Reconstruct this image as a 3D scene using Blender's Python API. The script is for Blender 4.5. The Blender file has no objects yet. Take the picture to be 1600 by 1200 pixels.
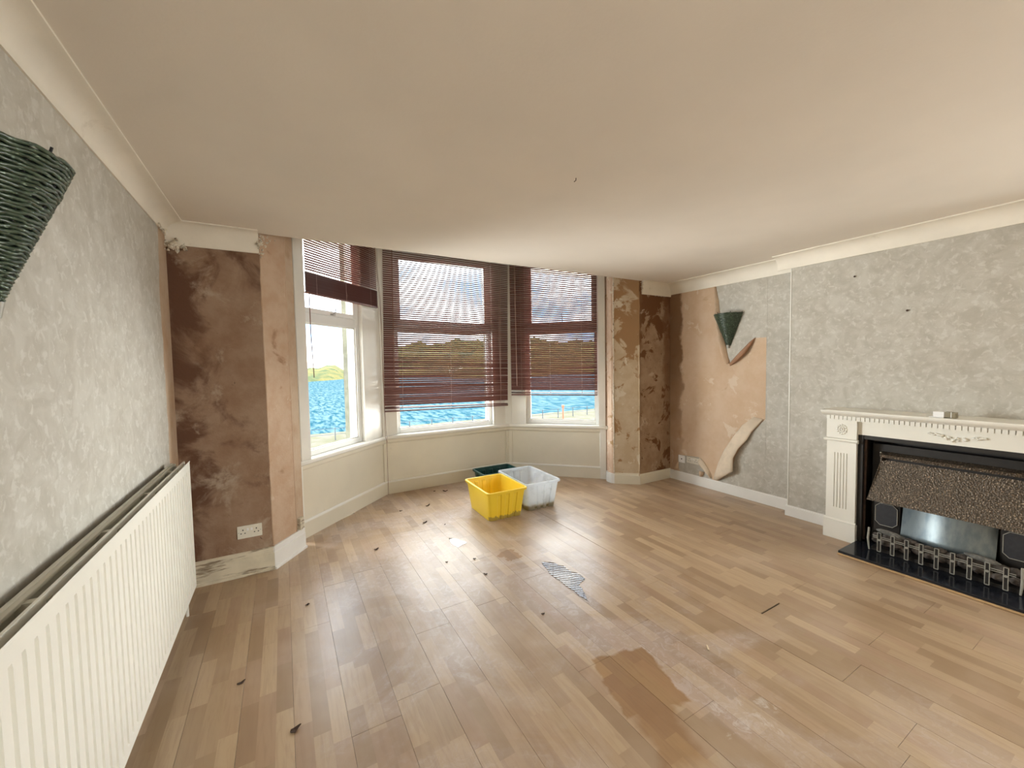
import bpy, bmesh, math, random
from mathutils import Vector, Matrix
random.seed(7)
D = bpy.data
SC = bpy.context.scene
COL = SC.collection
PI = math.pi

# ------------------------------------------------------------------ camera
F_PX, YAW, PITCH, ROLL = 626.9, 0.51905, -0.04853, 0.0178
cam = D.cameras.new('camera'); cam.sensor_width = 36.0; cam.lens = F_PX / 1600 * 36; cam.clip_start = 0.02; cam.clip_end = 3000
camo = D.objects.new('camera', cam); COL.objects.link(camo)
fw = Vector((math.sin(YAW)*math.cos(PITCH), math.cos(YAW)*math.cos(PITCH), math.sin(PITCH)))
rt = fw.cross(Vector((0, 0, 1))).normalized(); dn = fw.cross(rt)
r2 = math.cos(ROLL)*rt + math.sin(ROLL)*dn; d2 = -math.sin(ROLL)*rt + math.cos(ROLL)*dn
M = Matrix.Identity(4)
for i in range(3):
    M[i][0] = r2[i]; M[i][1] = -d2[i]; M[i][2] = -fw[i]
M[2][3] = 1.5
camo.matrix_world = M
SC.camera = camo

# ------------------------------------------------------------------ node helper
class NT:
    def __init__(s, tree):
        s.t = tree; s.t.nodes.clear()
    def n(s, typ, **kw):
        nd = s.t.nodes.new(typ)
        for k, v in kw.items(): setattr(nd, k, v)
        return nd
    def put(s, sock, v):
        if v is None: return
        if isinstance(v, bpy.types.NodeSocket): s.t.links.new(v, sock)
        elif isinstance(v, (tuple, list)):
            v = list(v)
            if len(sock.default_value) == 4 and len(v) == 3: v.append(1)
            sock.default_value = v
        else: sock.default_value = v
    def m(s, op, a, b=0.0, c=None, clamp=False):
        nd = s.n('ShaderNodeMath', operation=op); nd.use_clamp = clamp
        s.put(nd.inputs[0], a); s.put(nd.inputs[1], b)
        if c is not None: s.put(nd.inputs[2], c)
        return nd.outputs[0]
    def mix(s, f, a, b, mode='MIX'):
        nd = s.n('ShaderNodeMix', data_type='RGBA', blend_type=mode)
        s.put(nd.inputs[0], f); s.put(nd.inputs[6], a); s.put(nd.inputs[7], b)
        return nd.outputs[2]
    def smooth(s, v, a, b, lo=0.0, hi=1.0):
        nd = s.n('ShaderNodeMapRange', interpolation_type='SMOOTHSTEP')
        s.put(nd.inputs[0], v); nd.inputs[1].default_value = a; nd.inputs[2].default_value = b
        nd.inputs[3].default_value = lo; nd.inputs[4].default_value = hi
        return nd.outputs[0]
    def lin(s, v, a, b, lo=0.0, hi=1.0):
        nd = s.n('ShaderNodeMapRange'); s.put(nd.inputs[0], v)
        nd.inputs[1].default_value = a; nd.inputs[2].default_value = b
        nd.inputs[3].default_value = lo; nd.inputs[4].default_value = hi
        return nd.outputs[0]
    def pos(s):
        return s.n('ShaderNodeNewGeometry').outputs['Position']
    def objc(s):
        return s.n('ShaderNodeTexCoord').outputs['Object']
    def sep(s, v):
        nd = s.n('ShaderNodeSeparateXYZ'); s.put(nd.inputs[0], v); return nd.outputs
    def comb(s, x, y, z):
        nd = s.n('ShaderNodeCombineXYZ'); s.put(nd.inputs[0], x); s.put(nd.inputs[1], y); s.put(nd.inputs[2], z); return nd.outputs[0]
    def vm(s, op, a, b):
        nd = s.n('ShaderNodeVectorMath', operation=op); s.put(nd.inputs[0], a); s.put(nd.inputs[1], b); return nd.outputs[0]
    def noise(s, vec, scale, detail=4, rough=0.55, dist=0.0, out=0):
        nd = s.n('ShaderNodeTexNoise'); s.put(nd.inputs['Vector'], vec)
        nd.inputs['Scale'].default_value = scale; nd.inputs['Detail'].default_value = detail
        nd.inputs['Roughness'].default_value = rough; nd.inputs['Distortion'].default_value = dist
        return nd.outputs[out]
    def white(s, vec):
        nd = s.n('ShaderNodeTexWhiteNoise'); s.put(nd.inputs['Vector'], vec); return nd.outputs['Value']
    def vor(s, vec, scale):
        nd = s.n('ShaderNodeTexVoronoi'); s.put(nd.inputs['Vector'], vec); nd.inputs['Scale'].default_value = scale; return nd.outputs['Distance']
    def bump(s, h, strength=0.3, dist=0.01):
        nd = s.n('ShaderNodeBump'); s.put(nd.inputs['Height'], h); nd.inputs['Strength'].default_value = strength; nd.inputs['Distance'].default_value = dist
        return nd.outputs[0]
    def bsdf(s, col, rough=0.5, metal=0.0, normal=None, spec=0.5, **kw):
        nd = s.n('ShaderNodeBsdfPrincipled')
        s.put(nd.inputs['Base Color'], col); s.put(nd.inputs['Roughness'], rough); s.put(nd.inputs['Metallic'], metal)
        s.put(nd.inputs['Specular IOR Level'], spec)
        if normal is not None: s.put(nd.inputs['Normal'], normal)
        for k, v in kw.items(): s.put(nd.inputs[k], v)
        return nd.outputs[0]
    def out(s, sh):
        o = s.n('ShaderNodeOutputMaterial'); s.t.links.new(sh, o.inputs[0])

def newmat(name):
    m = D.materials.new(name); m.use_nodes = True
    return m, NT(m.node_tree)

# ------------------------------------------------------------------ world (bright, broken cloud)
SKY = 5.2
world = D.worlds.new('sky'); SC.world = world; world.use_nodes = True
w = NT(world.node_tree)
dirv = w.n('ShaderNodeTexCoord').outputs['Generated']
dz = w.sep(dirv)[2]
cl = w.noise(w.vm('MULTIPLY', dirv, (1.0, 1.0, 2.6)), 2.6, 6, 0.6, 0.4)
cloud = w.smooth(cl, 0.36, 0.58)
blue = w.mix(w.smooth(dz, 0.0, 0.6), (0.17, 0.27, 0.40), (0.10, 0.20, 0.36))
skyc = w.mix(cloud, blue, (1.0, 0.985, 0.96))
skyc = w.mix(w.smooth(dz, -0.06, 0.0), (0.35, 0.36, 0.34), skyc)
# overcast luminance: the zenith about three times as bright as the horizon
lum = w.m('MULTIPLY_ADD', w.m('MAXIMUM', dz, 0.0), 2.0, 1.0)
bg = w.n('ShaderNodeBackground'); w.put(bg.inputs[0], skyc); w.put(bg.inputs[1], w.m('MULTIPLY', lum, SKY))
wo = w.n('ShaderNodeOutputWorld'); w.t.links.new(bg.outputs[0], wo.inputs[0])

# ------------------------------------------------------------------ view
SC.view_settings.view_transform = 'Standard'
SC.view_settings.look = 'None'
SC.view_settings.gamma = 1.0
SC.view_settings.use_curve_mapping = False
SC.view_settings.exposure = 0.5
SC.cycles.use_denoising = True
SC.cycles.max_bounces = 7; SC.cycles.diffuse_bounces = 5; SC.cycles.glossy_bounces = 3
SC.cycles.use_adaptive_sampling = True; SC.cycles.adaptive_threshold = 0.03
SC.cycles.transparent_max_bounces = 16
SC.cycles.caustics_reflective = False; SC.cycles.caustics_refractive = False

# key dimensions (metres)
XL, XR, XB, YF, YBACK, ZC, ZBAY = -0.635, 4.315, 4.185, 3.46, -4.2, 2.478, 2.95
YBR0, YBR1 = 2.0, -0.25            # chimney breast extent in y
P0, P1, P2, P3 = (0.07, 3.89), (1.01, 4.785), (2.67, 4.785), (3.56, 3.88)
def seg(a, b):
    return Vector((a[0], a[1], 0)), math.atan2(b[1]-a[1], b[0]-a[0]), math.hypot(b[0]-a[0], b[1]-a[1])
BAY = {'left': seg(P0, P1), 'middle': seg(P1, P2), 'right': seg(P2, P3)}

# portals: guide the sky light through the four windows
def portal(loc, rotz, wx, hz, name):
    l = D.lights.new(name, 'AREA'); l.shape = 'RECTANGLE'; l.size = wx; l.size_y = hz
    l.cycles.is_portal = True
    o = D.objects.new(name, l); COL.objects.link(o)
    o.location = loc; o.rotation_euler = (-PI/2, 0, rotz)      # emits along local +Y turned inward
    o.rotation_euler = (PI/2, 0, rotz + PI)
    return o
for nm, s0, s1 in (('left', 0.0, 0.95), ('middle', 0.12, 1.45), ('right', 0.22, 1.22)):
    p, a, L = BAY[nm]; t = Vector((math.cos(a), math.sin(a), 0)); nn = Vector((-math.sin(a), math.cos(a), 0))
    c = p + t*(s0+s1)/2 + nn*0.3 + Vector((0, 0, 1.8))
    portal(c, a + PI, s1-s0+0.5, 2.6, 'portal_'+nm)
for o in [x for x in COL.objects if x.name.startswith('portal_')]:
    # an area light shines along its local -Z: aim it into the room
    d = Vector((1.85, 2.4, 1.8)) - o.location; d.z = 0
    o.rotation_euler = d.to_track_quat('-Z', 'Z').to_euler()
# unseen lamps added for more light: outside the bay and the added side window
def added_lamp(name, loc, aim, sx, sy, watts, col):
    l = D.lights.new(name, 'AREA'); l.shape = 'RECTANGLE'; l.size = sx; l.size_y = sy; l.energy = watts; l.color = col
    o = D.objects.new(name, l); COL.objects.link(o); o.location = loc
    o.rotation_euler = (Vector(aim)-Vector(loc)).to_track_quat('-Z', 'Z').to_euler(); return o
added_lamp('added_lamp_bay_left', (-4.6, 9.0, 0.6), (1.6, 2.6, 1.5), 6.0, 4.0, 3000, (1.0, 0.985, 0.96))
added_lamp('added_lamp_bay_right', (11.5, 8.6, 0.8), (1.6, 2.6, 1.5), 4.0, 3.0, 3600, (1.0, 0.985, 0.96))
added_lamp('added_lamp_side', (XR+0.34, -2.0, 1.42), (0, -2.0, 1.42), 2.7, 1.35, 235, (1.0, 0.985, 0.965))

# ------------------------------------------------------------------ mesh helpers
class MB:
    def __init__(s): s.v = []; s.f = []
    def add(s, vs, fs):
        b = len(s.v); s.v += [tuple(x) for x in vs]; s.f += [tuple(b+i for i in f) for f in fs]; return s
    def box(s, x0, x1, y0, y1, z0, z1, bev=0.0):
        if x0 > x1: x0, x1 = x1, x0
        if y0 > y1: y0, y1 = y1, y0
        if z0 > z1: z0, z1 = z1, z0
        if bev <= 0:
            vs = [(x0,y0,z0),(x1,y0,z0),(x1,y1,z0),(x0,y1,z0),(x0,y0,z1),(x1,y0,z1),(x1,y1,z1),(x0,y1,z1)]
            return s.add(vs, [(0,3,2,1),(4,5,6,7),(0,1,5,4),(1,2,6,5),(2,3,7,6),(3,0,4,7)])
        bm = bmesh.new(); bmesh.ops.create_cube(bm, size=1)
        for v in bm.verts:
            v.co = Vector((x0+(v.co.x+.5)*(x1-x0), y0+(v.co.y+.5)*(y1-y0), z0+(v.co.z+.5)*(z1-z0)))
        bmesh.ops.bevel(bm, geom=bm.edges[:], offset=bev, segments=2, affect='EDGES', profile=0.6)
        s.frombm(bm); return s
    def frombm(s, bm):
        bm.verts.index_update()
        s.add([v.co[:] for v in bm.verts], [[v.index for v in f.verts] for f in bm.faces]); bm.free(); return s
    def prism(s, poly, z0, z1):
        n = len(poly)
        ar = sum(poly[i][0]*poly[(i+1)%n][1]-poly[(i+1)%n][0]*poly[i][1] for i in range(n))
        if ar < 0: poly = poly[::-1]
        vs = [(x,y,z0) for x,y in poly]+[(x,y,z1) for x,y in poly]
        return s.add(vs, [tuple(range(n))[::-1], tuple(range(n,2*n))]+[(i,(i+1)%n,n+(i+1)%n,n+i) for i in range(n)])
    def extr(s, poly, fn, a, b):
        """extrude a 2-d profile along a third axis; fn(u,v,t)->xyz"""
        n = len(poly)
        vs = [fn(u,v,a) for u,v in poly]+[fn(u,v,b) for u,v in poly]
        return s.add(vs, [tuple(range(n))[::-1], tuple(range(n,2*n))]+[(i,(i+1)%n,n+(i+1)%n,n+i) for i in range(n)])
    def tube(s, pts, r, n=6, cap=True):
        pts = [Vector(p) for p in pts]; rings = []
        up = Vector((0.13, 0.21, 1)).normalized()
        for i, p in enumerate(pts):
            d = (pts[min(i+1,len(pts)-1)]-pts[max(i-1,0)]).normalized()
            if abs(d.dot(up)) > .96: ax = Vector((1,0.1,0)).normalized()
            else: ax = up
            e1 = d.cross(ax).normalized(); e2 = d.cross(e1)
            rr = r[i] if isinstance(r,(list,tuple)) else r
            rings.append([p+rr*(math.cos(2*PI*k/n)*e1+math.sin(2*PI*k/n)*e2) for k in range(n)])
        b = len(s.v)
        for rg in rings: s.v += [tuple(q) for q in rg]
        for i in range(len(rings)-1):
            for k in range(n):
                s.f.append((b+i*n+k, b+i*n+(k+1)%n, b+(i+1)*n+(k+1)%n, b+(i+1)*n+k))
        if cap:
            s.f.append(tuple(b+k for k in range(n))[::-1]); s.f.append(tuple(b+(len(rings)-1)*n+k for k in range(n)))
        return s
    def ell(s, c, r, seg=10, ring=6, rot=None):
        bm = bmesh.new(); bmesh.ops.create_uvsphere(bm, u_segments=seg, v_segments=ring, radius=1)
        for v in bm.verts:
            p = Vector((v.co.x*r[0], v.co.y*r[1], v.co.z*r[2]))
            if rot is not None: p = rot @ p
            v.co = p + Vector(c)
        return s.frombm(bm)
    def grid(s, P, thick=0.0015, off=None):
        """sheet from a grid of points, given real thickness along its normals"""
        n, m = len(P), len(P[0]); P = [[Vector(q) for q in row] for row in P]
        N = []
        for i in range(n):
            row = []
            for j in range(m):
                du = P[min(i+1,n-1)][j]-P[max(i-1,0)][j]; dv = P[i][min(j+1,m-1)]-P[i][max(j-1,0)]
                nn = du.cross(dv); row.append(nn.normalized() if nn.length > 1e-9 else Vector((0,0,1)))
            N.append(row)
        b = len(s.v)
        for sg in (0, 1):
            for i in range(n):
                for j in range(m): s.v.append(tuple(P[i][j]+N[i][j]*(thick if sg else 0)))
        g = lambda k,i,j: b+k*n*m+i*m+j
        for i in range(n-1):
            for j in range(m-1):
                s.f.append((g(1,i,j),g(1,i+1,j),g(1,i+1,j+1),g(1,i,j+1))); s.f.append((g(0,i,j),g(0,i,j+1),g(0,i+1,j+1),g(0,i+1,j)))
        for i in range(n-1):
            s.f.append((g(0,i,0),g(0,i+1,0),g(1,i+1,0),g(1,i,0))); s.f.append((g(0,i,m-1),g(1,i,m-1),g(1,i+1,m-1),g(0,i+1,m-1)))
        for j in range(m-1):
            s.f.append((g(0,0,j),g(1,0,j),g(1,0,j+1),g(0,0,j+1))); s.f.append((g(0,n-1,j),g(0,n-1,j+1),g(1,n-1,j+1),g(1,n-1,j)))
        return s
    def mesh(s, name, mat, smooth=False):
        me = D.meshes.new(name); me.from_pydata(s.v, [], s.f); me.validate(); me.update()
        bm = bmesh.new(); bm.from_mesh(me); bmesh.ops.recalc_face_normals(bm, faces=bm.faces[:]); bm.to_mesh(me); bm.free()
        for mm in (mat if isinstance(mat,(list,tuple)) else [mat]): me.materials.append(mm)
        if smooth:
            me.polygons.foreach_set('use_smooth', [True]*len(me.polygons))
            if smooth != 'all': me.set_sharp_from_angle(angle=math.radians(smooth if smooth > 1 else 35))
        return me
    def build(s, name, mat, parent=None, smooth=False, loc=(0,0,0), rot=(0,0,0), label=None):
        return link(name, s.mesh(name, mat, smooth), parent, loc, rot, label)

def link(name, me, parent=None, loc=(0,0,0), rot=(0,0,0), label=None):
    o = D.objects.new(name, me); COL.objects.link(o); o.parent = parent; o.location = loc; o.rotation_euler = rot
    if label: o['label'] = label
    return o
def struct(o): o['kind'] = 'structure'; return o
def thing(name, label, cat, loc=(0,0,0), rotz=0.0, group=None):
    o = D.objects.new(name, None); COL.objects.link(o); o.location = loc; o.rotation_euler = (0,0,rotz); o.empty_display_size = 0.05
    return tag(o, label, cat, group)
def tag(o, label, cat, group=None):
    o['label'] = label; o['category'] = cat
    if group: o['group'] = group
    return o
def B(*a, **k): return MB().box(*a, **k)

# ------------------------------------------------------------------ materials
def paint(name, col, rough=0.45, var=0.06, scale=6.0, bumpk=0.0, dirt=None, spec=0.4, stretch=(1, 1, 1)):
    m, n = newmat(name); p = n.pos()
    f = n.noise(p, scale, 4)
    c = n.mix(n.smooth(f, 0.3, 0.7), tuple(x*(1-var) for x in col), tuple(min(1, x*(1+var)) for x in col))
    if dirt:
        d = n.smooth(n.noise(n.vm('MULTIPLY', p, stretch), dirt[1], 5, 0.65), dirt[2], dirt[2]+0.12)
        c = n.mix(n.m('MULTIPLY', d, dirt[3]), c, dirt[0])
    nb = n.bump(n.noise(p, 60, 3), bumpk, 0.004) if bumpk else None
    n.out(n.bsdf(c, rough, normal=nb, spec=spec)); return m

def plaster(name, c1, c2, dark, stains=(), bias=None, scale=3.0, thr=0.56, width=0.12, flecks=None, light=None, bumpk=0.35, lwid=0.05):
    """bare plaster: two mottled tones, damp patches with their own outline, small flaked flecks"""
    m, n = newmat(name); p = n.pos(); x, y, z = n.sep(p)
    c = n.mix(n.smooth(n.noise(p, scale*1.7, 5, 0.6), 0.32, 0.68), c1, c2)
    big = n.noise(p, scale, 6, 0.62, 0.6)
    if bias:
        ax, a, b, amt = bias
        big = n.m('ADD', big, n.smooth({'x':x,'y':y,'z':z}[ax], a, b, 0, amt))
    c = n.mix(n.smooth(big, thr, thr+width), c, dark)
    if light:
        lc, lthr, lsc = light
        c = n.mix(n.smooth(n.noise(n.vm('ADD', p, (7.3, 1.1, 4.4)), lsc, 6, 0.65, 0.4), lthr, lthr+lwid), c, lc)
    for ax, a, b, col, k in stains:                      # damp bands with wavering edges
        wob = n.m('MULTIPLY_ADD', n.noise(p, 5.0, 5, 0.6), 0.22, {'x':x,'y':y,'z':z}[ax])
        c = n.mix(n.m('MULTIPLY', n.m('MULTIPLY', n.smooth(wob, a, b), k), n.smooth(n.m('MULTIPLY_ADD', n.noise(p, 3.0, 4), 0.8, z), 0.5, 2.1, 0.25, 1.0)), c, col)
    if flecks:
        fc, fs, ft = flecks
        v = n.noise(n.vm('MULTIPLY', p, (1, 1, 0.6)), fs, 3, 0.7, 0.8)
        c = n.mix(n.smooth(v, ft, ft+0.03), c, fc)
    h = n.m('ADD', n.noise(p, 14, 5, 0.65), n.m('MULTIPLY', n.noise(p, 90, 3), 0.25))
    n.out(n.bsdf(c, 0.85, normal=n.bump(h, bumpk, 0.012), spec=0.25)); return m

def wallpaper_mat(name, seams=None):
    m, n = newmat(name); p = n.pos(); x, y, z = n.sep(p)
    a = n.noise(p, 9, 6, 0.62, 0.9); b = n.noise(p, 28, 4, 0.6, 0.5)
    c = n.mix(n.smooth(a, 0.3, 0.7), (0.428, 0.400, 0.343), (0.525, 0.502, 0.447))
    c = n.mix(n.smooth(b, 0.52, 0.66, 0, 0.55), c, (0.63, 0.615, 0.57))
    c = n.mix(n.smooth(n.noise(p, 2.2, 4), 0.52, 0.75, 0, 0.35), c, (0.34, 0.30, 0.235))
    h = n.m('ADD', n.m('MULTIPLY', n.noise(n.vm('MULTIPLY', p, (1, 1, 0.45)), 11, 4, 0.6, 0.8), 0.8), n.m('MULTIPLY', b, 0.5))
    n.out(n.bsdf(c, 0.62, normal=n.bump(h, 0.32, 0.01), spec=0.3)); return m

MAT = {}
MAT['paper'] = wallpaper_mat('grey_wallpaper')
MAT['ceiling'] = paint('ceiling_paint', (0.80, 0.742, 0.668), 0.75, 0.03, 1.2, 0.12, spec=0.2)
MAT['cornice'] = paint('cornice_paint', (0.80, 0.75, 0.655), 0.6, 0.04, 4, 0.1, dirt=((0.42, 0.36, 0.27), 3.5, 0.62, 0.5))
MAT['crumble'] = paint('crumbling_plaster', (0.66, 0.60, 0.50), 0.9, 0.15, 40, 0.6, dirt=((0.18, 0.12, 0.08), 25, 0.56, 0.8))
MAT['cream'] = paint('cream_gloss', (0.72, 0.675, 0.565), 0.38, 0.03, 3, 0.05, dirt=((0.5, 0.44, 0.33), 6, 0.66, 0.5))
MAT['wood_white'] = paint('white_woodwork', (0.78, 0.765, 0.71), 0.38, 0.03, 4, 0.05, dirt=((0.5, 0.46, 0.38), 9, 0.66, 0.5))
MAT['skirt'] = paint('white_skirting', (0.80, 0.79, 0.76), 0.4, 0.03, 4, 0.05, dirt=((0.5, 0.45, 0.36), 8, 0.66, 0.4))
MAT['skirt_worn'] = paint('worn_skirting', (0.66, 0.60, 0.47), 0.5, 0.08, 8, 0.2, dirt=((0.17, 0.11, 0.06), 9, 0.52, 0.85), stretch=(0.35, 1, 2.4))
MAT['upvc'] = paint('white_window_frame', (0.82, 0.83, 0.82), 0.3, 0.01, 3)
MAT['stone'] = paint('pale_outside_stone', (0.16, 0.16, 0.12), 0.9, 0.15, 12, 0.4)
MAT['plain_plaster'] = paint('plain_wall', (0.50, 0.47, 0.42), 0.8, 0.04, 4)
MAT['pier_left'] = plaster('damp_brown_plaster', (0.255, 0.155, 0.098), (0.345, 0.240, 0.168), (0.135, 0.068, 0.042), bias=('x', -0.30, -0.66, 0.15), scale=2.6, thr=0.52, width=0.16, light=((0.42, 0.33, 0.25), 0.56, 4.0), flecks=((0.10, 0.06, 0.04), 30, 0.72), bumpk=0.5, lwid=0.16)
MAT['return_left'] = plaster('pink_tan_plaster', (0.50, 0.345, 0.235), (0.56, 0.42, 0.31), (0.33, 0.20, 0.12), scale=4.0, thr=0.60, light=((0.60, 0.48, 0.37), 0.62, 5.0))
MAT['return_right'] = plaster('flaking_plaster', (0.52, 0.40, 0.27), (0.60, 0.50, 0.37), (0.36, 0.215, 0.11), bias=('z', 1.35, 1.9, 0.10), scale=3.6, thr=0.55, width=0.05, light=((0.66, 0.59, 0.48), 0.60, 5.0), flecks=((0.12, 0.07, 0.04), 26, 0.70))
MAT['pier_right'] = plaster('dark_damp_plaster', (0.30, 0.195, 0.12), (0.40, 0.285, 0.19), (0.155, 0.070, 0.030), bias=('z', 1.3, 2.4, 0.17), scale=3.4, thr=0.53, width=0.05, flecks=((0.11, 0.055, 0.03), 24, 0.66), light=((0.47, 0.36, 0.26), 0.62, 4.5), stains=(('x', 4.27, 4.34, (0.20, 0.10, 0.05), 0.8), ('x', 3.93, 3.86, (0.21, 0.115, 0.06), 0.7)), bumpk=0.55)
MAT['plaster_right'] = plaster('salmon_plaster', (0.585, 0.42, 0.285), (0.64, 0.49, 0.36), (0.50, 0.345, 0.22), scale=2.8, thr=0.60, width=0.1, light=((0.68, 0.56, 0.44), 0.60, 5.0), stains=(('y', 3.37, 3.42, (0.20, 0.105, 0.050), 0.85),), flecks=((0.36, 0.24, 0.15), 34, 0.76))
MAT['plaster_left'] = plaster('tan_plaster_strip', (0.47, 0.33, 0.22), (0.54, 0.42, 0.31), (0.36, 0.24, 0.15), scale=3.0, thr=0.6)
MAT['paper_back'] = paint('wallpaper_reverse', (0.60, 0.455, 0.325), 0.8, 0.1, 9, 0.2)
MAT['paper_back_pale'] = paint('pale_wallpaper_reverse', (0.68, 0.57, 0.44), 0.8, 0.08, 9, 0.2)
MAT['paper_back_brown'] = paint('brown_wallpaper_reverse', (0.36, 0.20, 0.12), 0.8, 0.1, 9, 0.2)
MAT['radiator'] = paint('radiator_enamel', (0.80, 0.785, 0.715), 0.32, 0.015, 3)
MAT['rad_back'] = paint('radiator_back_enamel', (0.56, 0.54, 0.46), 0.5, 0.06, 6)
MAT['mantel'] = paint('mantel_paint', (0.80, 0.785, 0.72), 0.4, 0.02, 3)
MAT['plastic_white'] = paint('white_plastic', (0.85, 0.85, 0.85), 0.35, 0.01, 3)
MAT['socket'] = paint('socket_plastic', (0.74, 0.71, 0.62), 0.35, 0.03, 20, dirt=((0.4, 0.33, 0.24), 40, 0.6, 0.5))
MAT['black'] = paint('matt_black', (0.012, 0.012, 0.013), 0.6, 0.1, 6)
MAT['fire_black'] = paint('firebox_black', (0.020, 0.017, 0.015), 0.55, 0.2, 8)
MAT['badge'] = paint('badge_grey', (0.035, 0.036, 0.042), 0.5, 0.1, 60)
MAT['bright'] = paint('bright_trim', (0.34, 0.33, 0.29), 0.35, 0.1, 40)
MAT['hearth'] = paint('black_polished_hearth', (0.012, 0.014, 0.020), 0.12, 0.2, 20)
MAT['lipping'] = paint('tan_lipping', (0.50, 0.33, 0.17), 0.4, 0.08, 12)
MAT['cord'] = paint('blind_cord', (0.55, 0.42, 0.36), 0.7, 0.05, 10)
MAT['cord_dark'] = paint('brown_cord', (0.22, 0.11, 0.08), 0.7, 0.05, 10)
MAT['metal'] = paint('dull_steel', (0.45, 0.45, 0.44), 0.4, 0.1, 20)
MAT['under'] = paint('dark_underlay', (0.05, 0.035, 0.025), 0.9, 0.1, 5)
MAT['debris'] = paint('dead_leaf', (0.055, 0.030, 0.020), 0.8, 0.3, 60)
MAT['splinter'] = paint('pale_splinter', (0.70, 0.58, 0.42), 0.7, 0.1, 60)
MAT['rail_out'] = paint('railing_metal', (0.06, 0.07, 0.08), 0.5, 0.1, 5)
MAT['rail_red'] = paint('lifebuoy_post', (0.40, 0.10, 0.05), 0.5, 0.1, 5)
MAT['coal'] = paint('ceramic_coal', (0.10, 0.085, 0.075), 0.85, 0.45, 22, 0.4)

m, n = newmat('slat_mahogany'); p = n.objc()
c = n.mix(n.noise(n.vm('MULTIPLY', p, (1.5, 30, 30)), 3, 4), (0.13, 0.050, 0.042), (0.19, 0.080, 0.066))
n.out(n.bsdf(c, 0.36, spec=0.5)); MAT['slat'] = m

m, n = newmat('window_glass')
tr = n.n('ShaderNodeBsdfTransparent'); tr.inputs[0].default_value = (0.96, 0.98, 0.975, 1)
gl = n.n('ShaderNodeBsdfGlossy'); gl.inputs['Roughness'].default_value = 0.02
lw = n.n('ShaderNodeLayerWeight'); lw.inputs[0].default_value = 0.5
fr = n.m('MULTIPLY_ADD', n.m('POWER', lw.outputs['Facing'], 5.0), 0.5, 0.015)
mx = n.n('ShaderNodeMixShader'); n.t.links.new(fr, mx.inputs[0]); n.t.links.new(tr.outputs[0], mx.inputs[1]); n.t.links.new(gl.outputs[0], mx.inputs[2])
n.out(mx.outputs[0]); MAT['glass'] = m

# laminate: printed three-strip pattern on each board
ROWX0, ROWW, BL = 2.403, 0.2015, 1.29
m, n = newmat('laminate_oak'); p = n.pos(); x, y, z = n.sep(p)
SWID = ROWW/3
si = n.m('FLOOR', n.m('DIVIDE', n.m('SUBTRACT', x, ROWX0), SWID))
r1 = n.white(n.comb(si, 3.7, 0.0))
yy = n.m('ADD', y, n.m('MULTIPLY', r1, 5.0))
bi = n.m('FLOOR', n.m('DIVIDE', yy, n.m('ADD', 0.30, n.m('MULTIPLY', n.white(n.comb(si, 9.1, 2.0)), 0.14))))
r2_ = n.white(n.comb(si, bi, 1.0)); r3_ = n.white(n.comb(si, bi, 5.0))
c = n.mix(r2_, (0.310, 0.205, 0.118), (0.500, 0.365, 0.228))
c = n.mix(n.smooth(r3_, 0.6, 1.0, 0, 0.55), c, (0.385, 0.248, 0.160))
gv = n.comb(n.m('ADD', x, n.m('MULTIPLY', r2_, 9.0)), n.m('MULTIPLY', n.m('ADD', y, n.m('MULTIPLY', r3_, 7.0)), 0.09), 0.0)
gr = n.noise(gv, 55, 5, 0.6, 0.6)
c = n.mix(n.smooth(gr, 0.42, 0.68, 0, 0.35), c, (0.30, 0.185, 0.115))
c = n.mix(n.smooth(n.noise(p, 1.6, 4), 0.45, 0.7, 0, 0.25), c, (0.60, 0.48, 0.37))
def boxmask(cx, cy, hx, hy, ang, wob, soft, sc=7.0, seed=0.0):
    ca, sa = math.cos(ang), math.sin(ang)
    q = n.vm('ADD', p, (seed, 0, 0))
    nx = n.m('MULTIPLY', n.m('SUBTRACT', n.noise(q, sc, 5, 0.6), 0.5), wob)
    ny = n.m('MULTIPLY', n.m('SUBTRACT', n.noise(n.vm('ADD', q, (3.1, 5.2, 0)), sc, 5, 0.6), 0.5), wob)
    dx = n.m('ADD', n.m('SUBTRACT', x, cx), nx); dy = n.m('ADD', n.m('SUBTRACT', y, cy), ny)
    u = n.m('ADD', n.m('MULTIPLY', dx, ca), n.m('MULTIPLY', dy, sa)); v = n.m('SUBTRACT', n.m('MULTIPLY', dy, ca), n.m('MULTIPLY', dx, sa))
    e = n.m('MAXIMUM', n.m('DIVIDE', n.m('ABSOLUTE', u), hx), n.m('DIVIDE', n.m('ABSOLUTE', v), hy))
    return n.smooth(e, 1.0, 1.0-soft)
wet = n.m('MAXIMUM', boxmask(1.40, 1.31, 0.165, 0.19, -0.25, 0.10, 0.10), boxmask(1.30, 1.07, 0.12, 0.22, -0.35, 0.10, 0.5, seed=4.0))
wet2 = boxmask(1.495, 2.70, 0.075, 0.085, 0.2, 0.16, 0.12, 14.0, 2.0)
wetm = n.m('MAXIMUM', wet, wet2)
salt = n.m('MULTIPLY', boxmask(1.66, 0.91, 0.17, 0.10, -0.4, 0.2, 0.35, 8.0, 6.0), n.smooth(n.noise(p, 11, 5, 0.7, 1.0), 0.50, 0.62))
c = n.mix(n.m('MULTIPLY', salt, 0.55), c, (0.70, 0.66, 0.62))
c = n.mix(n.m('MULTIPLY', wetm, 0.8), c, n.mix(1.0, c, (0.70, 0.52, 0.29), 'MULTIPLY'))
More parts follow.
